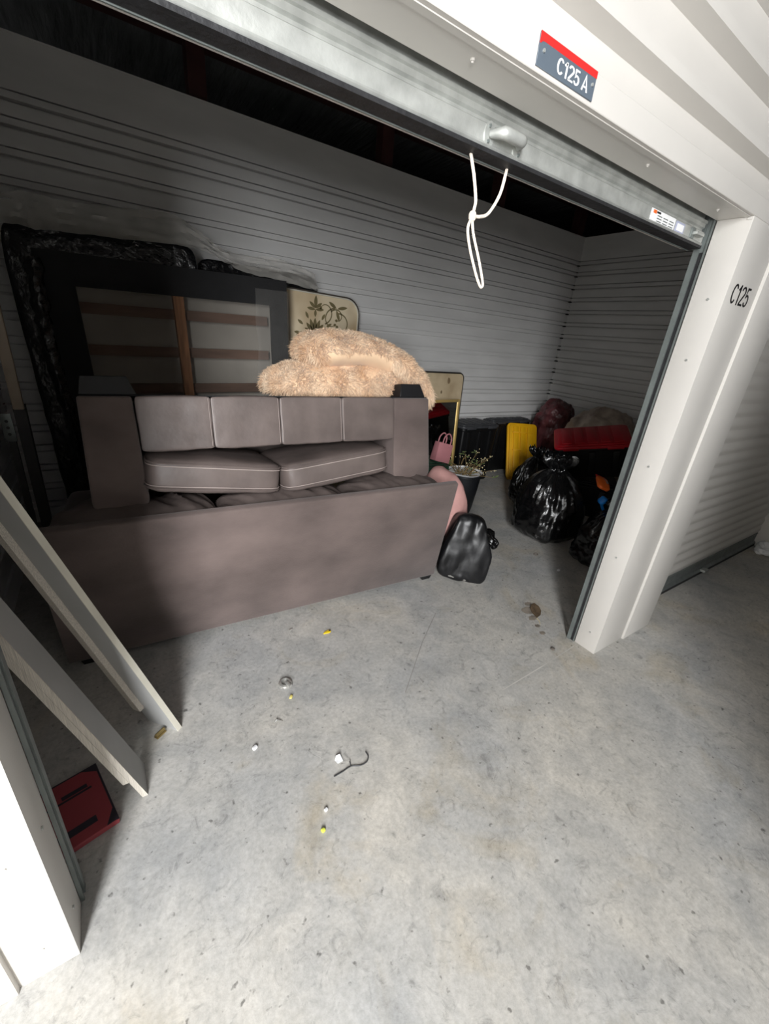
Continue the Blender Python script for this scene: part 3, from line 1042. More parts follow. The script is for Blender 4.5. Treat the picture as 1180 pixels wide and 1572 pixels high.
def leaf2d(x, z, ang, ln, wd):
    pts = []
    for k in range(10):
        t = k / 9
        pts.append((t * ln, wd * math.sin(PI * t) ** 0.8))
    poly = pts + [(a, -b) for a, b in reversed(pts[1:-1])]
    ca, sa = math.cos(ang), math.sin(ang)
    v = [(x + a * ca - b * sa, -0.0515, z + a * sa + b * ca) for a, b in poly]
    pr_.add(v, [tuple(range(len(v)))])


def curl2d(x, z, ang, R, turns, wd=0.006):
    pts = []
    px, pz = x, z
    n = 26
    L_, R_ = [], []
    for k in range(n):
        t = k / (n - 1)
        a = ang + turns * t * PI
        st_ = R * (1.1 - 0.75 * t) * 0.16
        px += math.cos(a) * st_
        pz += math.sin(a) * st_
        ww = wd * (1 - 0.5 * t)
        L_.append((px - math.sin(a) * ww, -0.0516, pz + math.cos(a) * ww))
        R_.append((px + math.sin(a) * ww, -0.0516, pz - math.cos(a) * ww))
    pr_.grid([L_, R_])
    leaf2d(px, pz, ang + turns * PI, 0.03, 0.012)


for cx, cz in ((0.20, 1.56), (0.20, 1.08)):
    pr_ = MB()
    for k in range(11):
        a = PI / 2 + (k - 5) * 0.36
        leaf2d(cx + 0.02 * math.cos(a), cz + 0.03 * math.sin(a), a, 0.085 + 0.03 * math.cos((k - 5) * 0.5), 0.017)
    for k in range(9):
        a = PI / 2 + (k - 4) * 0.5
        leaf2d(cx + 0.13 * math.cos(a), cz + 0.15 * math.sin(a), a, 0.06, 0.012)
    leaf2d(cx, cz + 0.22, PI / 2, 0.10, 0.016)
    leaf2d(cx, cz + 0.22, PI / 2 + 0.9, 0.075, 0.013)
    leaf2d(cx, cz + 0.22, PI / 2 - 0.9, 0.075, 0.013)
    leaf2d(cx, cz + 0.21, PI / 2 + 1.5, 0.08, 0.013)
    leaf2d(cx, cz + 0.21, PI / 2 - 1.5, 0.08, 0.013)
    curl2d(cx + 0.08, cz + 0.10, 0.3, 0.09, 1.2)
    curl2d(cx + 0.10, cz + 0.02, 0.0, 0.07, -1.3)
    curl2d(cx - 0.10, cz + 0.02, PI, 0.07, 1.3)
    curl2d(cx + 0.14, cz + 0.20, 0.9, 0.07, -1.3)
    o = pr_.build('scroll_print', OLIVE, CM)
    o['kind'] = 'stuff'
pr_ = MB()
curl2d(0.40, 1.76, 0.2, 0.10, -1.4)
curl2d(0.40, 1.80, PI, 0.09, 1.2)
leaf2d(0.40, 1.79, -1.2, 0.1, 0.014)
leaf2d(0.40, 1.80, 2.6, 0.09, 0.014)
leaf2d(0.41, 1.80, 0.2, 0.10, 0.014)
o = pr_.build('scroll_print', OLIVE, CM)
o['kind'] = 'stuff'

# black wrapped panel at the very back
BP = thing('wrapped_mattress', 'second black wrapped mattress peeking out behind the cream printed mattress', 'mattress', (1.50, 3.01, 0))
b = soft_box(1.0, 0.07, 2.03, 16, 16, 0.0, 0.0, 5, 6, lambda P, q: P + Vector((0.006 * fb(P, 9, 1), -0.008 * abs(fb(P, 9, 2)), 0.004 * fb(P, 10, 3))))
b.xf(Matrix.Translation((0, 0, 1.015))).build('panel_body', BLACKPL2, BP, smooth=True)

# ---------------------------------------------------------------- leaning boards at the left
BA = thing('cleated_board', 'long grey board with a cleat leaning left, nearest the sofa', 'board', (0.324, 0.597, 0.0))
LA = Vector((-0.289, 0, 1.0))
WA = Vector((-0.655, 0.755, 0))
NA = Vector((-0.755, -0.655, 0))     # visible face looks this way


def skew_board(name, mt, parent, o, wv, tv, lv, l0, l1):
    o, wv, tv, lv = Vector(o), Vector(wv), Vector(tv), Vector(lv)
    p = []
    for l in (l0, l1):
        p += [o + lv * l, o + wv + lv * l, o + wv + tv + lv * l, o + tv + lv * l]
    return MB().hexa(p).build(name, mt, parent)


skew_board('board_face', LAM, BA, (0, 0, 0), WA * 0.145, -NA * 0.022, LA, 0.0, 1.88)
skew_board('board_edge', LAMEDGE, BA, -WA * 0.004, WA * 0.0035, -NA * 0.022 + WA * 0.0, LA, 0.0, 1.88)
skew_board('cleat', PLYEDGE, BA, WA * 0.105 + NA * 0.022, WA * 0.035, -NA * 0.0215, LA, 0.11, 1.85)
BBd = thing('notched_board', 'grey plywood-edged board with notched foot leaning left, nearest the entrance', 'board', (0.195, 0.37, 0.0))
LB = Vector((-0.283, 0, 1.0))
skew_board('board_face', LAM, BBd, (-0.018, 0.003, 0), (0.018, 0, 0), (0, 0.13, 0), LB, 0.0, 1.72)
skew_board('plywood_edge', PLYEDGE, BBd, (-0.018, 0.0, 0), (0.018, 0, 0), (0, 0.0028, 0), LB, 0.0, 1.72)
skew_board('backing_strip', PLYEDGE, BBd, (-0.036, 0.0, 0), (0.0175, 0, 0), (0, 0.12, 0), LB, 0.10, 1.70)
# small brass caster bracket by the board foot
CB = thing('brass_bracket', 'small dull brass bracket on the floor at the board foot', 'bracket', (0.262, 0.612, 0.0), (0, 0, 0.6))
MB().box(-0.022, 0.022, -0.011, 0.011, 0, 0.006).build('base_plate', BRASS, CB, bevel=0.002)
MB().tube([(-0.02, 0, 0.013), (0.02, 0, 0.013)], 0.0075, 10).build('barrel', BRASS, CB, smooth=True)

# ---------------------------------------------------------------- metal bed frame at the far left
BF = thing('bed_frame', 'folded metal bed frame with tan rail standing left of the box spring', 'bed frame', (-0.125, 2.12, 0))
MB().hexa([(-0.035, -0.02, 0.0), (0.012, -0.02, 0.0), (0.012, -0.012, 0.0), (-0.035, -0.012, 0.0), (-0.022, -0.02, 1.09), (0.03, -0.02, 1.09), (0.03, -0.012, 1.09), (-0.022, -0.012, 1.09)]).build('angle_iron', STEELDK, BF)
MB().hexa([(0.004, -0.012, 0.0), (0.012, -0.012, 0.0), (0.012, 0.035, 0.0), (0.004, 0.035, 0.0), (0.022, -0.012, 1.09), (0.03, -0.012, 1.09), (0.03, 0.035, 1.09), (0.022, 0.035, 1.09)]).build('angle_flange', STEELDK, BF)
MB().hexa([(-0.02, -0.035, 1.07), (0.028, -0.035, 1.07), (0.028, -0.005, 1.07), (-0.02, -0.005, 1.07), (-0.012, -0.035, 1.75), (0.036, -0.035, 1.75), (0.036, -0.005, 1.75), (-0.012, -0.005, 1.75)]).build('tan_rail', TANWOOD, BF, bevel=0.006)
pl = MB().box(-0.085, -0.035, -0.028, -0.022, 0.90, 1.05).build('bracket_plate', GALVDULL, BF, bevel=0.002)
for zc in (0.94, 0.975, 1.01):
    MB().tube([(-0.06, -0.0285, zc), (-0.06, -0.029, zc)], 0.008, 10).build('bolt_hole', INK, pl)
MB().hexa([(-0.09, -0.01, 0.0), (-0.06, -0.01, 0.0), (-0.06, 0.02, 0.0), (-0.09, 0.02, 0.0), (-0.075, -0.01, 0.92), (-0.045, -0.01, 0.92), (-0.045, 0.02, 0.92), (-0.075, 0.02, 0.92)]).build('swing_arm', STEELDK, BF)

# ================================================================ RIGHT SIDE: board, mirror, bags, totes
PB = thing('table_top_board', 'pale stained board with dark rim standing behind the mirror', 'board', (3.30, 2.66, 0), (math.radians(-2), 0, 0))
rr = rounded_rect(-0.355, 0.355, 0.0, 1.30, 0.06)
MB().prism(rr, lambda a, b, t: (a, t, b), -0.012, 0.012).build('board_face', PLY, PB)
MB().tube([(a, -0.004, b) for a, b in rr], 0.011, 6, closed=True).build('dark_rim', mat('dark_board_rim', (44, 40, 36), 0.5), PB, smooth=True)
for (x, zc, r) in ((0.14, 1.22, 0.022), (-0.15, 1.16, 0.018), (0.05, 1.10, 0.012), (-0.2, 1.22, 0.01)):
    v = [(x + r * (1 + 0.3 * fb((k, x, 0), 1.3)) * math.cos(k / 14 * 2 * PI), -0.0125, zc + 1.5 * r * (1 + 0.3 * fb((k, zc, 3), 1.1)) * math.sin(k / 14 * 2 * PI)) for k in range(14)]
    MB().add(v, [tuple(range(14))]).build('rust_stain', mat('brown_stain', (134, 112, 84), 0.8), PB)

MI = thing('mirror', 'gold framed mirror leaning on the pale board, reflecting the red lid', 'mirror', (3.205, 2.455, 0), (math.radians(-3.5), 0, math.radians(7)))
mw, mh = 0.325, 1.045
MB().box(-mw + 0.02, mw - 0.02, 0.004, 0.012, 0.03, mh - 0.02).build('mirror_glass', MIRROR, MI)
for a in ((-mw, -mw + 0.028, 0, mh), (mw - 0.028, mw, 0, mh), (-mw + 0.028, mw - 0.028, mh - 0.028, mh), (-mw + 0.028, mw - 0.028, 0, 0.03)):
    MB().box(a[0], a[1], -0.008, 0.022, a[2], a[3]).build('frame_rail', GOLD, MI, bevel=0.005)


# totes ---------------------------------------------------------------------
def tote_lid(parent, w, d, mt, z=0.0, h=0.05, ribs=(5, 3), name='lid'):
    """snap lid, centred on x, from y=0 to d"""
    o = MB().prism(rounded_rect(-w / 2, w / 2, 0, d, 0.05, 5), lambda a, b, t: (a, b, t), z, z + h * 0.55).build(name, mt, parent, bevel=0.006)
    MB().prism(rounded_rect(-w / 2 + 0.025, w / 2 - 0.025, 0.025, d - 0.025, 0.04, 5), lambda a, b, t: (a, b, t), z + h * 0.55, z + h * 0.8).build('lid_panel', mt, o, bevel=0.005)
    nx, ny = ribs
    for i in range(nx):
        x = -w / 2 + 0.06 + (w - 0.12) * (i + 0.5) / nx
        MB().box(x - (w - 0.12) / nx * 0.36, x + (w - 0.12) / nx * 0.36, 0.055, d - 0.055, z + h * 0.8, z + h).build('lid_rib', mt, o, bevel=0.004)
    for s in (-1, 1):
        MB().box(s * w * 0.28 - 0.07, s * w * 0.28 + 0.07, -0.010, 0.012, z - 0.008, z + h * 0.4).build('lid_tab', mt, o, bevel=0.004)
    return o


def tote(name, label, origin, xa, w, d, h, lidmat, za=(0, 0, 1), group='black storage totes', bodymat=None):
    t = frame_thing(name, label, 'tote', origin, xa, za, group)
    bt = 0.04
    p = []
    for z, ins in ((0, bt), (h, 0.018)):
        p += [(-w / 2 + ins, ins, z), (w / 2 - ins, ins, z), (w / 2 - ins, d - ins, z), (-w / 2 + ins, d - ins, z)]
    MB().hexa(p).build('tub', bodymat or BLACKBOX, t, bevel=0.025, seg=3)
    MB().prism(rounded_rect(-w / 2 + 0.006, w / 2 - 0.006, 0.006, d - 0.006, 0.045, 4), lambda a, b, t_: (a, b, t_), h - 0.045, h - 0.015).build('tub_rim', bodymat or BLACKBOX, t, bevel=0.004)
    for x in (-w * 0.3, 0, w * 0.3):
        MB().box(x - 0.03, x + 0.03, 0.008, 0.04, h * 0.25, h - 0.05).build('tub_rib', bodymat or BLACKBOX, t, bevel=0.006)
    tote_lid(t, w, d, lidmat, h - 0.012)
    return t


tote('storage_tote', 'black tote with charcoal lid against the back wall beside the mirror', (4.02, 2.62, 0), (1, 0.0, 0), 0.62, 0.42, 0.70, GREYLID)
tote('storage_tote', 'black tote with charcoal lid behind the yellow lid', (4.86, 2.865, 0), (1, 0.0, 0), 0.78, 0.21, 0.69, GREYLID)

# stack carrying the red-lidded tote
tote('storage_tote', 'closed black tote underneath the red-lidded one', (4.33, 1.40, 0), (0.58, -0.81, 0), 0.74, 0.50, 0.36, BLACKBOX)
RT_A, RT_B = Vector((4.05, 1.63, 0.715)), Vector((4.45, 1.09, 0.865))
rx_ = (RT_B - RT_A).normalized()
zc = Vector((0, 0, 1))
z_ = (zc - rx_ * zc.dot(rx_)).normalized()
tote('storage_tote', 'black tote with bright red lid tilted on the pile', (RT_A + RT_B) / 2 - z_ * 0.36, rx_, 0.70, 0.50, 0.36, REDPL, z_ + Vector((-0.8, -0.6, 0)) * 0.24)

# yellow lid standing on edge
yu = Vector((0.87, -0.49, 0)).normalized()
yup = Vector((0.27, 0.27, 0.70))
YL = frame_thing('yellow_tote_lid', 'yellow tote lid standing on edge against the black totes', 'lid', Vector((4.58, 2.58, 0)) + yu * 0.205, yu, yup.cross(yu) * -1)
# local frame: x = yu, z = outward normal, y = up the lid
tote_lid(YL, 0.41, 0.76, YELLOW, 0.0, 0.07, (3, 1), 'lid_plate')
for k in range(3):
    MB().box(-0.14, 0.14, 0.14 + k * 0.24, 0.155 + k * 0.24, 0.05, 0.076).build('cross_rib', YELLOW, YL, bevel=0.003)


# garbage bags ---------------------------------------------------------------
def trash_bag(label, loc, r, h, seed, lean=(0, 0), neck=0.82, squash=1.0, rot=0.0):
    t = thing('garbage_bag', label, 'garbage bag', loc, (0, 0, rot), 'black garbage bags')
    nt, nv = 120, 60
    rows = []
    for i in range(nv + 1):
        v = i / nv
        if v < neck:
            s = v / neck
            rad = r * (0.30 + 0.70 * min(1, (s / 0.16)) ** 0.5 if s < 0.16 else 1.0) * (1 if s < 0.45 else max(0.0, math.cos((s - 0.45) / 0.55 * PI / 2)) ** 0.62 * 0.87 + 0.13)
        else:
            s2 = (v - neck) / (1 - neck)
            rad = r * (0.13 + 0.34 * math.sin(s2 * PI * 0.62))
        z = h * (v if v < neck else neck + (v - neck) * 0.8)
        row = []
        for k in range(nt):
            a = 2 * PI * k / nt
            ca, sa = math.cos(a), math.sin(a)
            up = max(0, (v - 0.38) / (neck - 0.38)) if v < neck else 1.0
            fold = fb((ca * 3.4, sa * 3.4, 0.6 * v), 1, seed) + 0.6 * fb((ca * 8, sa * 8, 1.0 * v), 1, seed + 3)
            amp = 0.05 + 0.24 * up
            lump = 0.16 * fb((ca * 1.5, sa * 1.5, v * 3.2), 1, seed + 8) + 0.055 * abs(fb((ca * 3.5 + v, sa * 3.5, v * 11), 1, seed + 11)) + 0.03 * fb((ca * 6, sa * 6, v * 22), 1, seed + 15)
            R_ = rad * (1 + amp * fold + lump * (1 - 0.6 * up))
            lx, ly = lean[0] * v, lean[1] * v
            dz = 0.03 * fb((ca * 2, sa * 2, v * 5), 1, seed + 20) * (1 if v > 0.06 else 0)
            if v >= neck:
                dz += 0.05 * fb((ca * 4, sa * 4, 0), 1, seed + 23) * (v - neck) / (1 - neck)
            row.append((R_ * ca + lx, R_ * sa * squash + ly, max(0.0, z + dz)))
        rows.append(row)
    b = MB().grid(rows, True)
    b.f.append(tuple(range(nt - 1, -1, -1)))
    b.build('bag_body', BLACKPL, t, smooth=True)
    tie = [(r * 0.15 * math.cos(a) + lean[0] * neck, r * 0.15 * math.sin(a) * squash + lean[1] * neck, h * neck) for a in (2 * PI * k / 16 for k in range(16))]
    MB().tube(tie, 0.008, 6, closed=True).build('tie', BLACKPL, t, smooth=True)
    return t


trash_bag('full shiny black garbage bag in front of the red-lidded tote', (3.52, 1.20, 0), 0.285, 0.81, 2.0)
trash_bag('slumped black garbage bag behind the full one, beside the yellow lid', (4.03, 1.81, 0), 0.2, 0.68, 9.0, (0.03, 0.0))
trash_bag('small black garbage bag next to the pillar track', (3.52, 0.64, 0), 0.215, 0.58, 15.0, (0.06, -0.02))

# packets poking out above the small bag
OP = thing('orange_packet', 'crumpled orange snack packet on the bags by the pillar', 'packet', (3.50, 0.775, 0.675), (math.radians(20), math.radians(-25), 0.9))
b = soft_box(0.13, 0.10, 0.035, 4, 8, 0.3, 0.006, 20, 3)
b.build('packet_body', ORANGE, OP, smooth=True)
MB().tube([(-0.02, -0.02, 0.022), (0.02, 0.01, 0.022)], 0.014, 8).build('grey_label', mat('grey_print', (150, 140, 130), 0.5), OP, smooth=True)
MB().box(0.05, 0.085, -0.045, 0.045, -0.002, 0.004).build('packet_crimp', SIGNRED, OP)
BLq = thing('blue_scoop', 'bright blue plastic piece among the bags by the pillar', 'scrap', (3.50, 0.733, 0.545), (0.5, 0.3, 0.3))
soft_box(0.075, 0.06, 0.07, 3, 8, 0, 0.006, 20, 1).build('scoop_head', BLUE, BLq, smooth=True)
MB().tube([(0.02, 0, -0.02), (0.07, -0.03, -0.045), (0.11, -0.05, -0.06)], 0.012, 8).build('scoop_handle', BLUE, BLq, smooth=True)

# wrapped bundles above the totes
MBn = thing('wrapped_bundle', 'maroon bundle in clear plastic on the pile by the corner', 'bundle', (5.40, 2.62, 0.0), group='plastic wrapped bundles')
b = soft_box(0.50, 0.44, 0.97, 3.0, 26, 0.05, 0.05, 9, 4)
b.xf(Matrix.Translation((0, 0, 0.49))).build('bundle_body', MAROON, MBn, smooth=True)
CBn = thing('wrapped_bundle', 'cream bundle in clear plastic lying behind the red lid', 'bundle', (5.36, 1.90, 0.0), group='plastic wrapped bundles')
b = soft_box(0.62, 0.84, 0.98, 2.8, 26, 0.05, 0.05, 8, 6)
b.xf(Matrix.Translation((0, 0, 0.49))).build('bundle_body', CREAMW, CBn, smooth=True)

# green tote with gift bag, beside the sofa end
tote('green_tote', 'dark green tote behind the right end of the sofa', (2.50, 1.72, 0), (1, -0.05, 0), 0.46, 0.36, 0.60, GREENP, group=None, bodymat=GREENP)
GB = thing('gift_bag', 'small pink paper gift bag with loop handles', 'bag', (2.66, 1.80, 0.632), (math.radians(-6), math.radians(14), math.radians(-8)))
gw, gd, gh = 0.075, 0.045, 0.165
MB().hexa([(-gw, -gd, 0), (gw, -gd, 0), (gw, gd, 0), (-gw, gd, 0), (-gw, -gd * 0.8, gh), (gw, -gd * 0.8, gh), (gw, gd * 0.8, gh), (-gw, gd * 0.8, gh)]).build('paper_body', PINKBAG, GB, bevel=0.003)
for s in (-1, 1):
    MB().tube(spline([(-0.04, s * gd * 0.8, gh - 0.02), (-0.036, s * gd * 0.8, gh + 0.05), (0, s * gd * 0.8, gh + 0.085), (0.036, s * gd * 0.8, gh + 0.05), (0.04, s * gd * 0.8, gh - 0.02)], 6), 0.006, 6).build('handle', PINKBAG, GB, smooth=True)

# pink pillow slumped down the sofa end
PP = thing('pink_pillow', 'pink pillow slumped against the right end of the sofa', 'pillow', (2.435, 1.35, 0.0), (0, math.radians(-13), math.radians(8)))


def pinkf(P, q):
    x, y, z = q
    return P + Vector((0.012 * fb((P.x * 6, P.y * 6, P.z * 3), 1.5, 2), 0, 0)) + Vector((0.025 * (1 - z * z), 0, 0))


b = soft_box(0.25, 0.38, 0.72, 2.6, 18, 0.03, 0.012, 9, 5, pinkf)
b.xf(Matrix.Translation((0, 0, 0.385))).build('pillow_body', PINK, PP, smooth=True)

# black carrier bag at the sofa end
KB = thing('carrier_bag', 'black plastic carrier bag slumped at the sofa foot', 'bag', (2.315, 1.02, 0.0), (math.radians(-6), math.radians(8), math.radians(-38)))


def bagf(P, q):
    k_ = 1 - 0.42 * max(0.0, (q[2] + 0.2) / 1.2) ** 1.3
    P = Vector((P.x * k_ - 0.04 * max(0, q[2]), P.y * k_, P.z))
    return P + Vector((0.014 * fb(P, 5, 1) - 0.02 * abs(fb((P.x * 13, P.y * 13, P.z * 4), 1, 8)), 0.014 * abs(fb(P, 5, 2)) - 0.022 * abs(fb((P.x * 12, P.y * 12, P.z * 4), 1, 5)) - 0.012 * abs(fb((P.x * 7, P.y * 7, P.z * 16), 1, 6)), 0.010 * fb(P, 7, 3) if q[2] > -0.8 else 0))


b = soft_box(0.36, 0.20, 0.47, 9, 26, 0.05, 0.0, 5, 6, bagf)
b.xf(Matrix.Translation((0, 0, 0.228))).build('bag_body', mat('black_carrier_plastic', (22, 22, 24), 0.38, 0, 0.5, 0.2, 8, bump=0.25, bscale=7, stretch=(1, 1, 0.4)), KB, smooth=True)
kt = soft_box(0.15, 0.07, 0.085, 3, 14, 0.0, 0.03, 16, 4)
kt.xf(Matrix.Translation((0.135, -0.02, 0.335)) @ Matrix.Rotation(0.6, 4, 'Y')).build('knotted_handle', BLACKPL, KB, smooth=True)
MB().tube([(-0.13, -0.085, 0.012), (0.0, -0.098, 0.010), (0.14, -0.08, 0.012)], 0.006, 6).build('bottom_glint', CHROME, KB, smooth=True)  # silvery reflection along the bag's bottom edge, built as a chrome strip

# planter with dried sprigs
PO = thing('planter', 'black planter with white lining and dried flower sprigs', 'planter', (3.10, 1.90, 0))
prof_ = [(0.10, 0.0), (0.125, 0.10), (0.15, 0.30), (0.162, 0.43), (0.170, 0.435), (0.170, 0.455), (0.155, 0.455), (0.15, 0.41)]
rows = [[(r * math.cos(2 * PI * k / 28), r * math.sin(2 * PI * k / 28), z) for k in range(28)] for r, z in prof_]
pb_ = MB().grid(rows, True)
pb_.f.append(tuple(range(27, -1, -1)))
pb_.build('pot', mat('black_pot', (20, 22, 26), 0.45), PO, smooth=True)
rows = [[(r * math.cos(2 * PI * k / 28), r * math.sin(2 * PI * k / 28), z + 0.008 * fb((k * 0.7, r * 9, 0), 1, 3)) for k in range(28)] for r, z in ((0.001, 0.43), (0.08, 0.44), (0.15, 0.445), (0.175, 0.47))]
MB().grid(rows, True).build('white_lining', PAPER, PO, smooth=True)
rs = random.Random(5)
for k in range(34):
    a = rs.uniform(-0.9, 0.9) if k < 24 else rs.uniform(0, 6.28)
    el = rs.uniform(0.25, 1.1)
    L_ = rs.uniform(0.16, 0.30)
    d = Vector((math.cos(a) * math.cos(el), math.sin(a) * math.cos(el), math.sin(el)))
    p0 = Vector((rs.uniform(-0.12, 0.04), rs.uniform(-0.07, 0.07), 0.44))
    pts = [p0 + d * L_ * t + Vector((0, 0, -0.05 * t * t)) + Vector((rs.gauss(0, 0.006), rs.gauss(0, 0.006), rs.gauss(0, 0.006))) for t in (0, 0.33, 0.66, 1)]
    sp = MB().tube(pts, lambda t: 0.0035 - 0.002 * t, 5).build('sprig', TWIG, PO)
    bd = MB()
    for j in range(4):
        c = pts[-1] + Vector((rs.gauss(0, 0.018), rs.gauss(0, 0.018), rs.gauss(0, 0.012)))
        if k % 3 == 0:
            e = Vector((rs.gauss(0, 1), rs.gauss(0, 1), rs.gauss(0, 0.6))).normalized()
            f_ = e.orthogonal().normalized() * 0.008
            bd.add([c, c + e * 0.018 + f_, c + e * 0.04, c + e * 0.018 - f_], [(0, 1, 2, 3)])
        else:
            bd.add([c + Vector(q) * 0.006 for q in ((1, 0, 0), (-1, 0, 0), (0, 1, 0), (0, -1, 0), (0, 0, 1), (0, 0, -1))],
                   [(0, 2, 4), (2, 1, 4), (1, 3, 4), (3, 0, 4), (2, 0, 5), (1, 2, 5), (3, 1, 5), (0, 3, 5)])
    bd.build('leaf_tip' if k % 3 == 0 else 'bud_cluster', LEAFG if k % 3 == 0 else BUD, sp)

# ================================================================ FLOOR LITTER
RB = thing('red_flat_box', 'flat red box with dark bands on the floor beside the left pillar', 'box', (0.107, 0.315, 0.0), (0, 0, math.radians(14)))
# local: x back to the left (negative), y away
bw, bl = 0.235, 0.268
MB().box(-bw, 0, 0, bl, 0, 0.022).build('box_body', BOOKRED, RB, bevel=0.003, seg=1)
for nm, x0, x1, y0, y1 in (('dark_band', -bw + 0.01, -0.052, 0.040, 0.066), ('dark_band', -bw + 0.01, -0.035, 0.178, 0.186), ('dark_band', -0.12, -0.045, 0.190, 0.206)):
    MB().box(x0, x1, y0, y1, 0.022, 0.0224).build(nm, BOOKDK, RB)
for (x0, y0, x1, y1, x2, y2) in ((-0.001, 0.002, -0.036, 0.002, -0.001, 0.062), (-0.001, bl - 0.002, -0.05, bl - 0.002, -0.001, bl - 0.04)):
    MB().prism([(x0, y0), (x1, y1), (x2, y2)], lambda a, b, t: (a, b, t), 0.022, 0.0226).build('worn_corner', BOOKDK, RB)
for (x0, x1, y0, y1) in ((-0.006, 0, 0, bl), (-bw, 0, bl - 0.005, bl)):
    MB().box(x0, x1, y0, y1, 0.0221, 0.0227).build('dark_edging', BOOKDK, RB)


def small(name, label, cat, mb, mt, loc, rz=0.0, smooth=False):
    o = mb.build(name, mt, None, smooth=smooth)
    o.location = loc
    o.rotation_euler = (0, 0, rz)
    return tag(o, label, cat)


KN = thing('chrome_knob', 'shiny chrome drain ring knob lying on the concrete', 'knob', (0.806, 0.625, 0), (0, 0, 0.5))
rows = [[(r * math.cos(2 * PI * k / 24), r * math.sin(2 * PI * k / 24), z) for k in range(24)] for r, z in ((0.020, 0.004), (0.030, 0.0), (0.033, 0.006), (0.030, 0.013), (0.022, 0.017), (0.015, 0.012), (0.014, 0.004))]
MB().grid(rows, True).build('ring', CHROME, KN, smooth=True)
MB().tube([(0.0, -0.01, 0.014), (-0.005, -0.038, 0.012)], 0.010, 10).build('stem', CHROME, KN, smooth=True)

yt = MB().prism([(-0.028, -0.006), (-0.008, -0.009), (0.006, -0.012), (0.020, -0.008), (0.026, 0.004), (0.018, 0.012), (0.004, 0.010), (-0.014, 0.006)], lambda a, b, t: (a, b, t), 0.0, 0.008)
YT = thing('yellow_tag', 'small bright yellow plastic tag on the floor before the sofa', 'tag', (1.151, 0.874, 0))
yt.build('tag_body', YEL2, YT, bevel=0.002, seg=1)
MB().tube([(0.016, 0.002, 0.0081), (0.016, 0.002, 0.0086)], 0.006, 10).build('tag_hole', BOOKDK, YT)

wire = spline([(0.808, 0.096, 0.003), (0.845, 0.097, 0.003), (0.885, 0.100, 0.003), (0.92, 0.084, 0.004), (0.950, 0.084, 0.006), (0.966, 0.100, 0.008), (0.968, 0.124, 0.006)], 8)
WI = thing('black_wire', 'curved black plastic twig-like wire on the floor', 'wire', (0.885, 0.10, 0))
MB().tube([p - Vector((0.885, 0.10, 0)) for p in wire], 0.0025, 6).build('wire_strand', mat('charcoal_wire', (66, 66, 68), 0.5), WI, smooth=True)
MB().tube([(0.0, 0.0, 0.003), (0.004, 0.018, 0.009)], 0.0022, 6).build('side_barb', mat('charcoal_wire', (66, 66, 68), 0.5), WI)


def chip(w_, d_, h_, seed):
    b_ = soft_box(w_, d_, h_, 4, 4, 0, min(w_, h_) * 0.25, 60, seed)
    return b_.xf(Matrix.Translation((0, 0, h_ * 0.5)))


small('paper_scrap', 'torn white paper scrap beside the curved wire', 'scrap', MB().add([(-0.012, -0.012, 0.001), (0.012, -0.016, 0.001), (0.015, 0.010, 0.014), (0.0, 0.016, 0.010), (-0.014, 0.006, 0.004), (0.0, 0.0, 0.002)],
      [(0, 1, 5), (1, 2, 5), (2, 3, 5), (3, 4, 5), (4, 0, 5)]), PAPER, (0.854, 0.150, 0), 0.2)
small('white_pellet', 'white pellet on the concrete left of the curved wire', 'pellet', chip(0.022, 0.016, 0.010, 1), PAPER, (0.579, 0.363, 0), 0.4, True)
small('white_chip', 'small white chip on the concrete below the curved wire', 'chip', chip(0.014, 0.012, 0.010, 2), PAPER, (0.728, 0.0, 0), 0.2, True)
small('lime_pellet', 'tiny lime yellow pellet lowest on the concrete', 'pellet', chip(0.013, 0.013, 0.010, 3), LIME, (0.690, -0.057, 0), 0.2, True)
small('foil_scrap', 'thin silvery foil scrap left of the yellow flecks', 'scrap', MB().add([(-0.016, 0.0, 0.001), (0.0, 0.004, 0.010), (0.022, -0.012, 0.001), (0.02, -0.017, 0.001), (0.0, -0.004, 0.006)], [(0, 1, 4), (1, 2, 3, 4)]), CHROME, (0.701, 0.444, 0), 0.2)
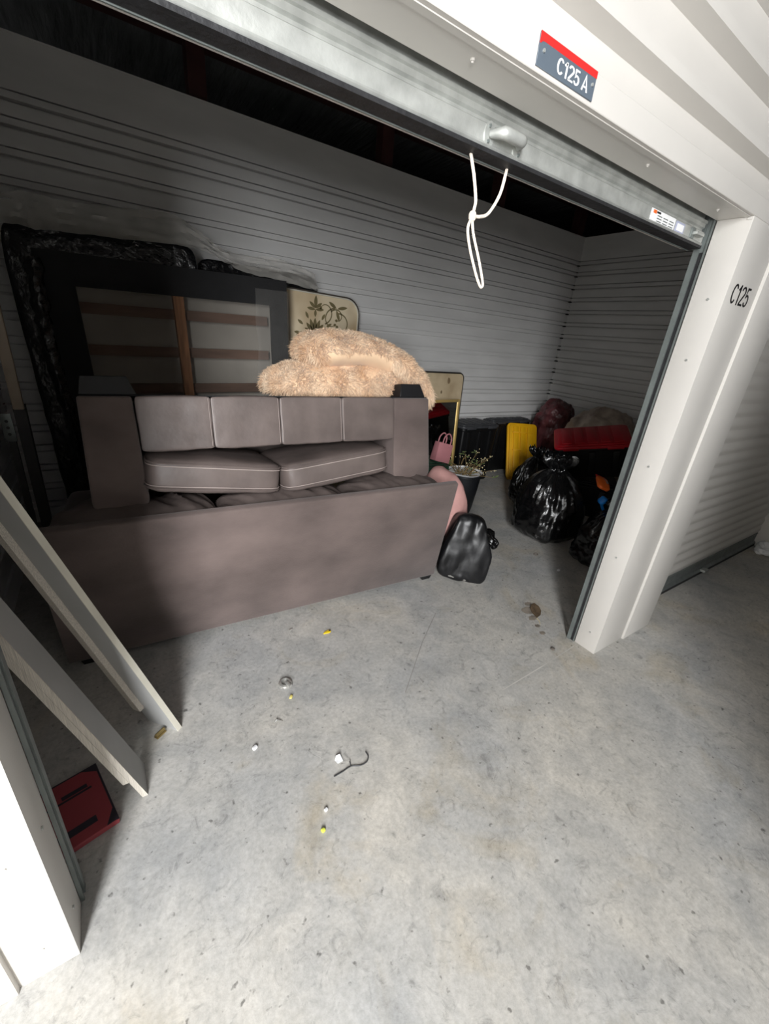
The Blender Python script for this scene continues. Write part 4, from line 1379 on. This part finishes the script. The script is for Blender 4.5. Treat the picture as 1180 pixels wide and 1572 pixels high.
small('metal_clip', 'small bright metal clip near the sofa base', 'clip', chip(0.026, 0.010, 0.007, 4), CHROME, (0.975, 0.989, 0), 0.3, True)
small('yellow_fleck', 'pale yellow plastic fleck by the chrome knob', 'fleck', chip(0.022, 0.014, 0.008, 5), mat('pale_yellow_fleck', (238, 220, 130), 0.5), (0.802, 0.536, 0), 0.9, True)
small('white_stone_chip', 'white chip on the floor in front of the full garbage bag', 'chip', chip(0.030, 0.020, 0.010, 6), PAPER, (3.114, 0.711, 0), 0.2, True)
small('bottle_cap', 'flat grey ring on the floor below the full garbage bag', 'ring', MB().tube([(0.022 * math.cos(2 * PI * k / 20), 0.016 * math.sin(2 * PI * k / 20), 0.003) for k in range(20)], 0.003, 6, closed=True), STONE, (3.165, 0.974, 0), 0.2, True)
small('pebble', 'grey pebble on the door threshold near the pillar', 'pebble', chip(0.028, 0.022, 0.010, 7), STONE, (2.259, 0.144, 0), 0.2, True)
lf = MB()
pts = [(0.10, 0.0), (0.06, 0.028), (0.01, 0.038), (-0.04, 0.028), (-0.075, 0.0), (-0.04, -0.026), (0.01, -0.034), (0.06, -0.024)]
v = [(a, b_, 0.003 + 0.010 * abs(b_) / 0.038) for a, b_ in pts] + [(0.06, 0, 0.002), (0.01, 0, 0.002), (-0.04, 0, 0.002)]
lf.add(v, [(0, 1, 8), (1, 2, 9, 8), (2, 3, 10, 9), (3, 4, 10), (4, 5, 10), (5, 6, 9, 10), (6, 7, 8, 9), (7, 0, 8)])
LF = thing('dry_leaf', 'dry brown leaf on the concrete inside the right jamb', 'leaf', (2.475, 0.435, 0.0), (0, 0, 0.75))
lf.build('leaf_blade', LEAFM, LF)
MB().tube(spline([(-0.075, 0, 0.003), (-0.10, -0.012, 0.003), (-0.135, -0.015, 0.003)], 5), 0.0022, 5).build('stalk', BUD, LF)
# crumpled paper at the foot of the far pillar
cp = soft_box(0.30, 0.16, 0.075, 3, 12, 0.0, 0.03, 18, 3)
small('crumpled_paper', 'crumpled white paper at the foot of the far pillar', 'paper', cp.xf(Matrix.Translation((0, 0, 0.042))), PAPER, (5.40, 0.02, 0), 0.2)
